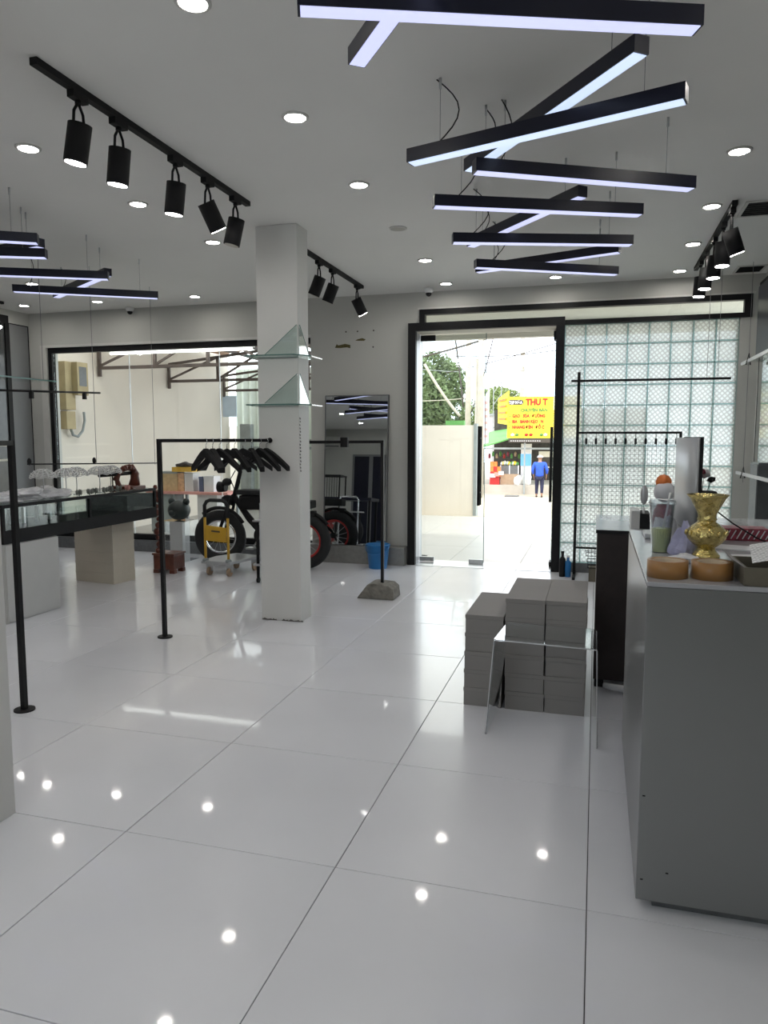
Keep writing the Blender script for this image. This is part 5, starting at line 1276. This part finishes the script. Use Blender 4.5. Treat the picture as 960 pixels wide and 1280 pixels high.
for k, s2 in enumerate(('GẠO · SỮA · ĐƯỜNG', 'BIA · BÁNH KẸO · N', 'NHANG ĐÈN · ĐỒ C')):
    text('line_lettering', s2, M['signred'], sg, (-3.17, 28.99, 2.17 - .215 * k), .165, sx=.80)
    B().cyl((-3.27, 28.99, 2.22 - .215 * k), (-3.27, 29.0, 2.22 - .215 * k), .028, seg=10).build('bullet', M['signgreen'], sg)
text('strip_lettering', 'ĐT 0909 000 000 - 0908 000 000' if False else '- - - - - - - - - - - - - -', M['tissue'], sg, (-3.22, 28.97, 1.235), .14, sx=1.0)
for x, m_ in ((-3.15, 'tissue'), (-2.98, 'signgreen'), (-2.62, 'signred'), (-2.45, 'signred'), (-2.05, 'signgreen'), (-1.9, 'tissue')):
    B().ball((x, 28.99, 1.50), .085, (1, .12, .7), 1).build('product_picture', M[m_], sg)
s2 = thing('shop_sign', 'slanted smaller yellow signboard behind the left edge of the large one', 'sign', (-3.7, 30.2, 2))
B().poly([(-3.93, 30.6, 1.98), (-3.45, 30.0, 1.90), (-3.45, 30.0, 3.25), (-3.93, 30.6, 2.98)], .05, (.78, .62, 0)).build('board', M['signyellow'], s2)
for k in range(4): B().poly([(-3.88, 30.49, 2.12 + .24 * k), (-3.55, 30.08, 2.10 + .26 * k), (-3.55, 30.08, 2.18 + .26 * k), (-3.88, 30.49, 2.19 + .24 * k)], .02, (-.78, -.62, 0)).build('lettering', M['orange'], s2)
tsn = thing('far_sign', 'faint teal sign fixed to the far utility pole', 'sign', (-3.1, 37.8, 4.9)); B().box(-3.65, -2.55, 37.8, 37.85, 4.92, 5.25).build('board', mat('faded_teal', (.55, .68, .66), .6), tsn)

# ------------------------------------------------------------------ person in a blue shirt across the street
pr = thing('person', 'person in a blue shirt, white cap and dark trousers walking away, seen from behind', 'person', (-2.0, 27.8, -.82))
def skin(name, verts, edges, radii, m_, parent, lv=2):
    me = bpy.data.meshes.new(name); me.from_pydata(verts, edges, [])
    o = bpy.data.objects.new(name, me); C.objects.link(o)
    md = o.modifiers.new('s', 'SKIN'); sb = o.modifiers.new('u', 'SUBSURF'); sb.levels = lv; sb.render_levels = lv
    for i, r_ in enumerate(radii): me.skin_vertices[0].data[i].radius = (r_, r_ * .9) if not isinstance(r_, tuple) else r_
    me.skin_vertices[0].data[0].use_root = True
    dg = bpy.context.evaluated_depsgraph_get(); dg.update()
    m2 = bpy.data.meshes.new_from_object(o.evaluated_get(dg)); bpy.data.objects.remove(o)
    o = bpy.data.objects.new(name, m2); C.objects.link(o); m2.materials.clear(); m2.materials.append(m_)
    for f in m2.polygons: f.use_smooth = True
    o.parent = parent; return o
# body: pelvis root at 0
V = [(0, 0, .80), (0, .02, 1.0), (0, .05, 1.20), (0, .07, 1.30), (0, .10, 1.38), (0, .12, 1.46),
     (-.18, .06, 1.26), (-.25, -.02, 1.02), (-.22, .10, .82), (-.21, .13, .74), (.18, .06, 1.26), (.26, .0, 1.02), (.24, .12, .84), (.23, .16, .76),
     (-.09, 0, .74), (-.10, .06, .42), (-.10, -.02, .08), (-.10, .12, .03), (.09, 0, .74), (.10, -.04, .42), (.10, -.16, .10), (.10, -.04, .03)]
E_ = [(0, 1), (1, 2), (2, 3), (3, 4), (4, 5), (2, 6), (6, 7), (7, 8), (8, 9), (2, 10), (10, 11), (11, 12), (12, 13), (0, 14), (14, 15), (15, 16), (16, 17), (0, 18), (18, 19), (19, 20), (20, 21)]
rad = [.12, .115, .12, .06, .055, .085, .06, .045, .035, .03, .06, .045, .035, .03, .085, .058, .04, .035, .085, .058, .04, .035]
skin('body', V, E_, rad, M['skin'], pr)
B().ball((0, .12, 1.48 - 0), .088, (.9, 1, 1.1), 3).build('head', M['skin'], pr, local=True)
for hx_, hy_, hz_ in ((-.21, .14, .72), (.23, .17, .74)):
    b = B(); b.ball((hx_, hy_, hz_), .035, (.6, .9, 1.1), 2)
    for q in range(4): b.tube([(hx_, hy_ - .02 + .014 * q, hz_ - .02), (hx_, hy_ - .015 + .014 * q, hz_ - .075), (hx_ + .01, hy_ - .005 + .014 * q, hz_ - .10)], .008, 5)
    b.tube([(hx_, hy_ + .03, hz_), (hx_, hy_ + .05, hz_ - .04)], .009, 5)
    b.build('hand', M['skin'], pr, local=True)
SV = [(0, 0, .74), (0, .0, .86), (0, .02, 1.02), (0, .05, 1.20), (0, .07, 1.30), (-.19, .06, 1.25), (-.26, -.02, 1.02), (-.23, .09, .86), (.19, .06, 1.25), (.27, .0, 1.02), (.25, .11, .87)]
skin('shirt', SV, [(0, 1), (1, 2), (2, 3), (3, 4), (3, 5), (5, 6), (6, 7), (3, 8), (8, 9), (9, 10)], [.16, .165, .155, .155, .08, .085, .066, .055, .085, .066, .055], M['shirt'], pr)
skin('trousers', [(0, 0, .80), (-.09, 0, .72), (-.10, .06, .42), (-.10, -.0, .10), (.09, 0, .72), (.10, -.04, .42), (.10, -.14, .14)], [(0, 1), (1, 2), (2, 3), (0, 4), (4, 5), (5, 6)], [.14, .105, .08, .06, .105, .08, .06], M['pants'], pr)
B().lathe([(.0, .07), (.05, .062), (.085, .03), (.10, 0), (.125, -.012), (.12, -.016), (.09, -.008)], (0, .12, 1.50), 20, cap=False).build('cap', M['tissue'], pr, local=True)
for x, y in ((-.10, .06), (.10, -.10)): B().ball((x, y, .035), .045, (.9, 2.2, .7), 2).build('shoe', M['blackmatte'], pr, local=True)
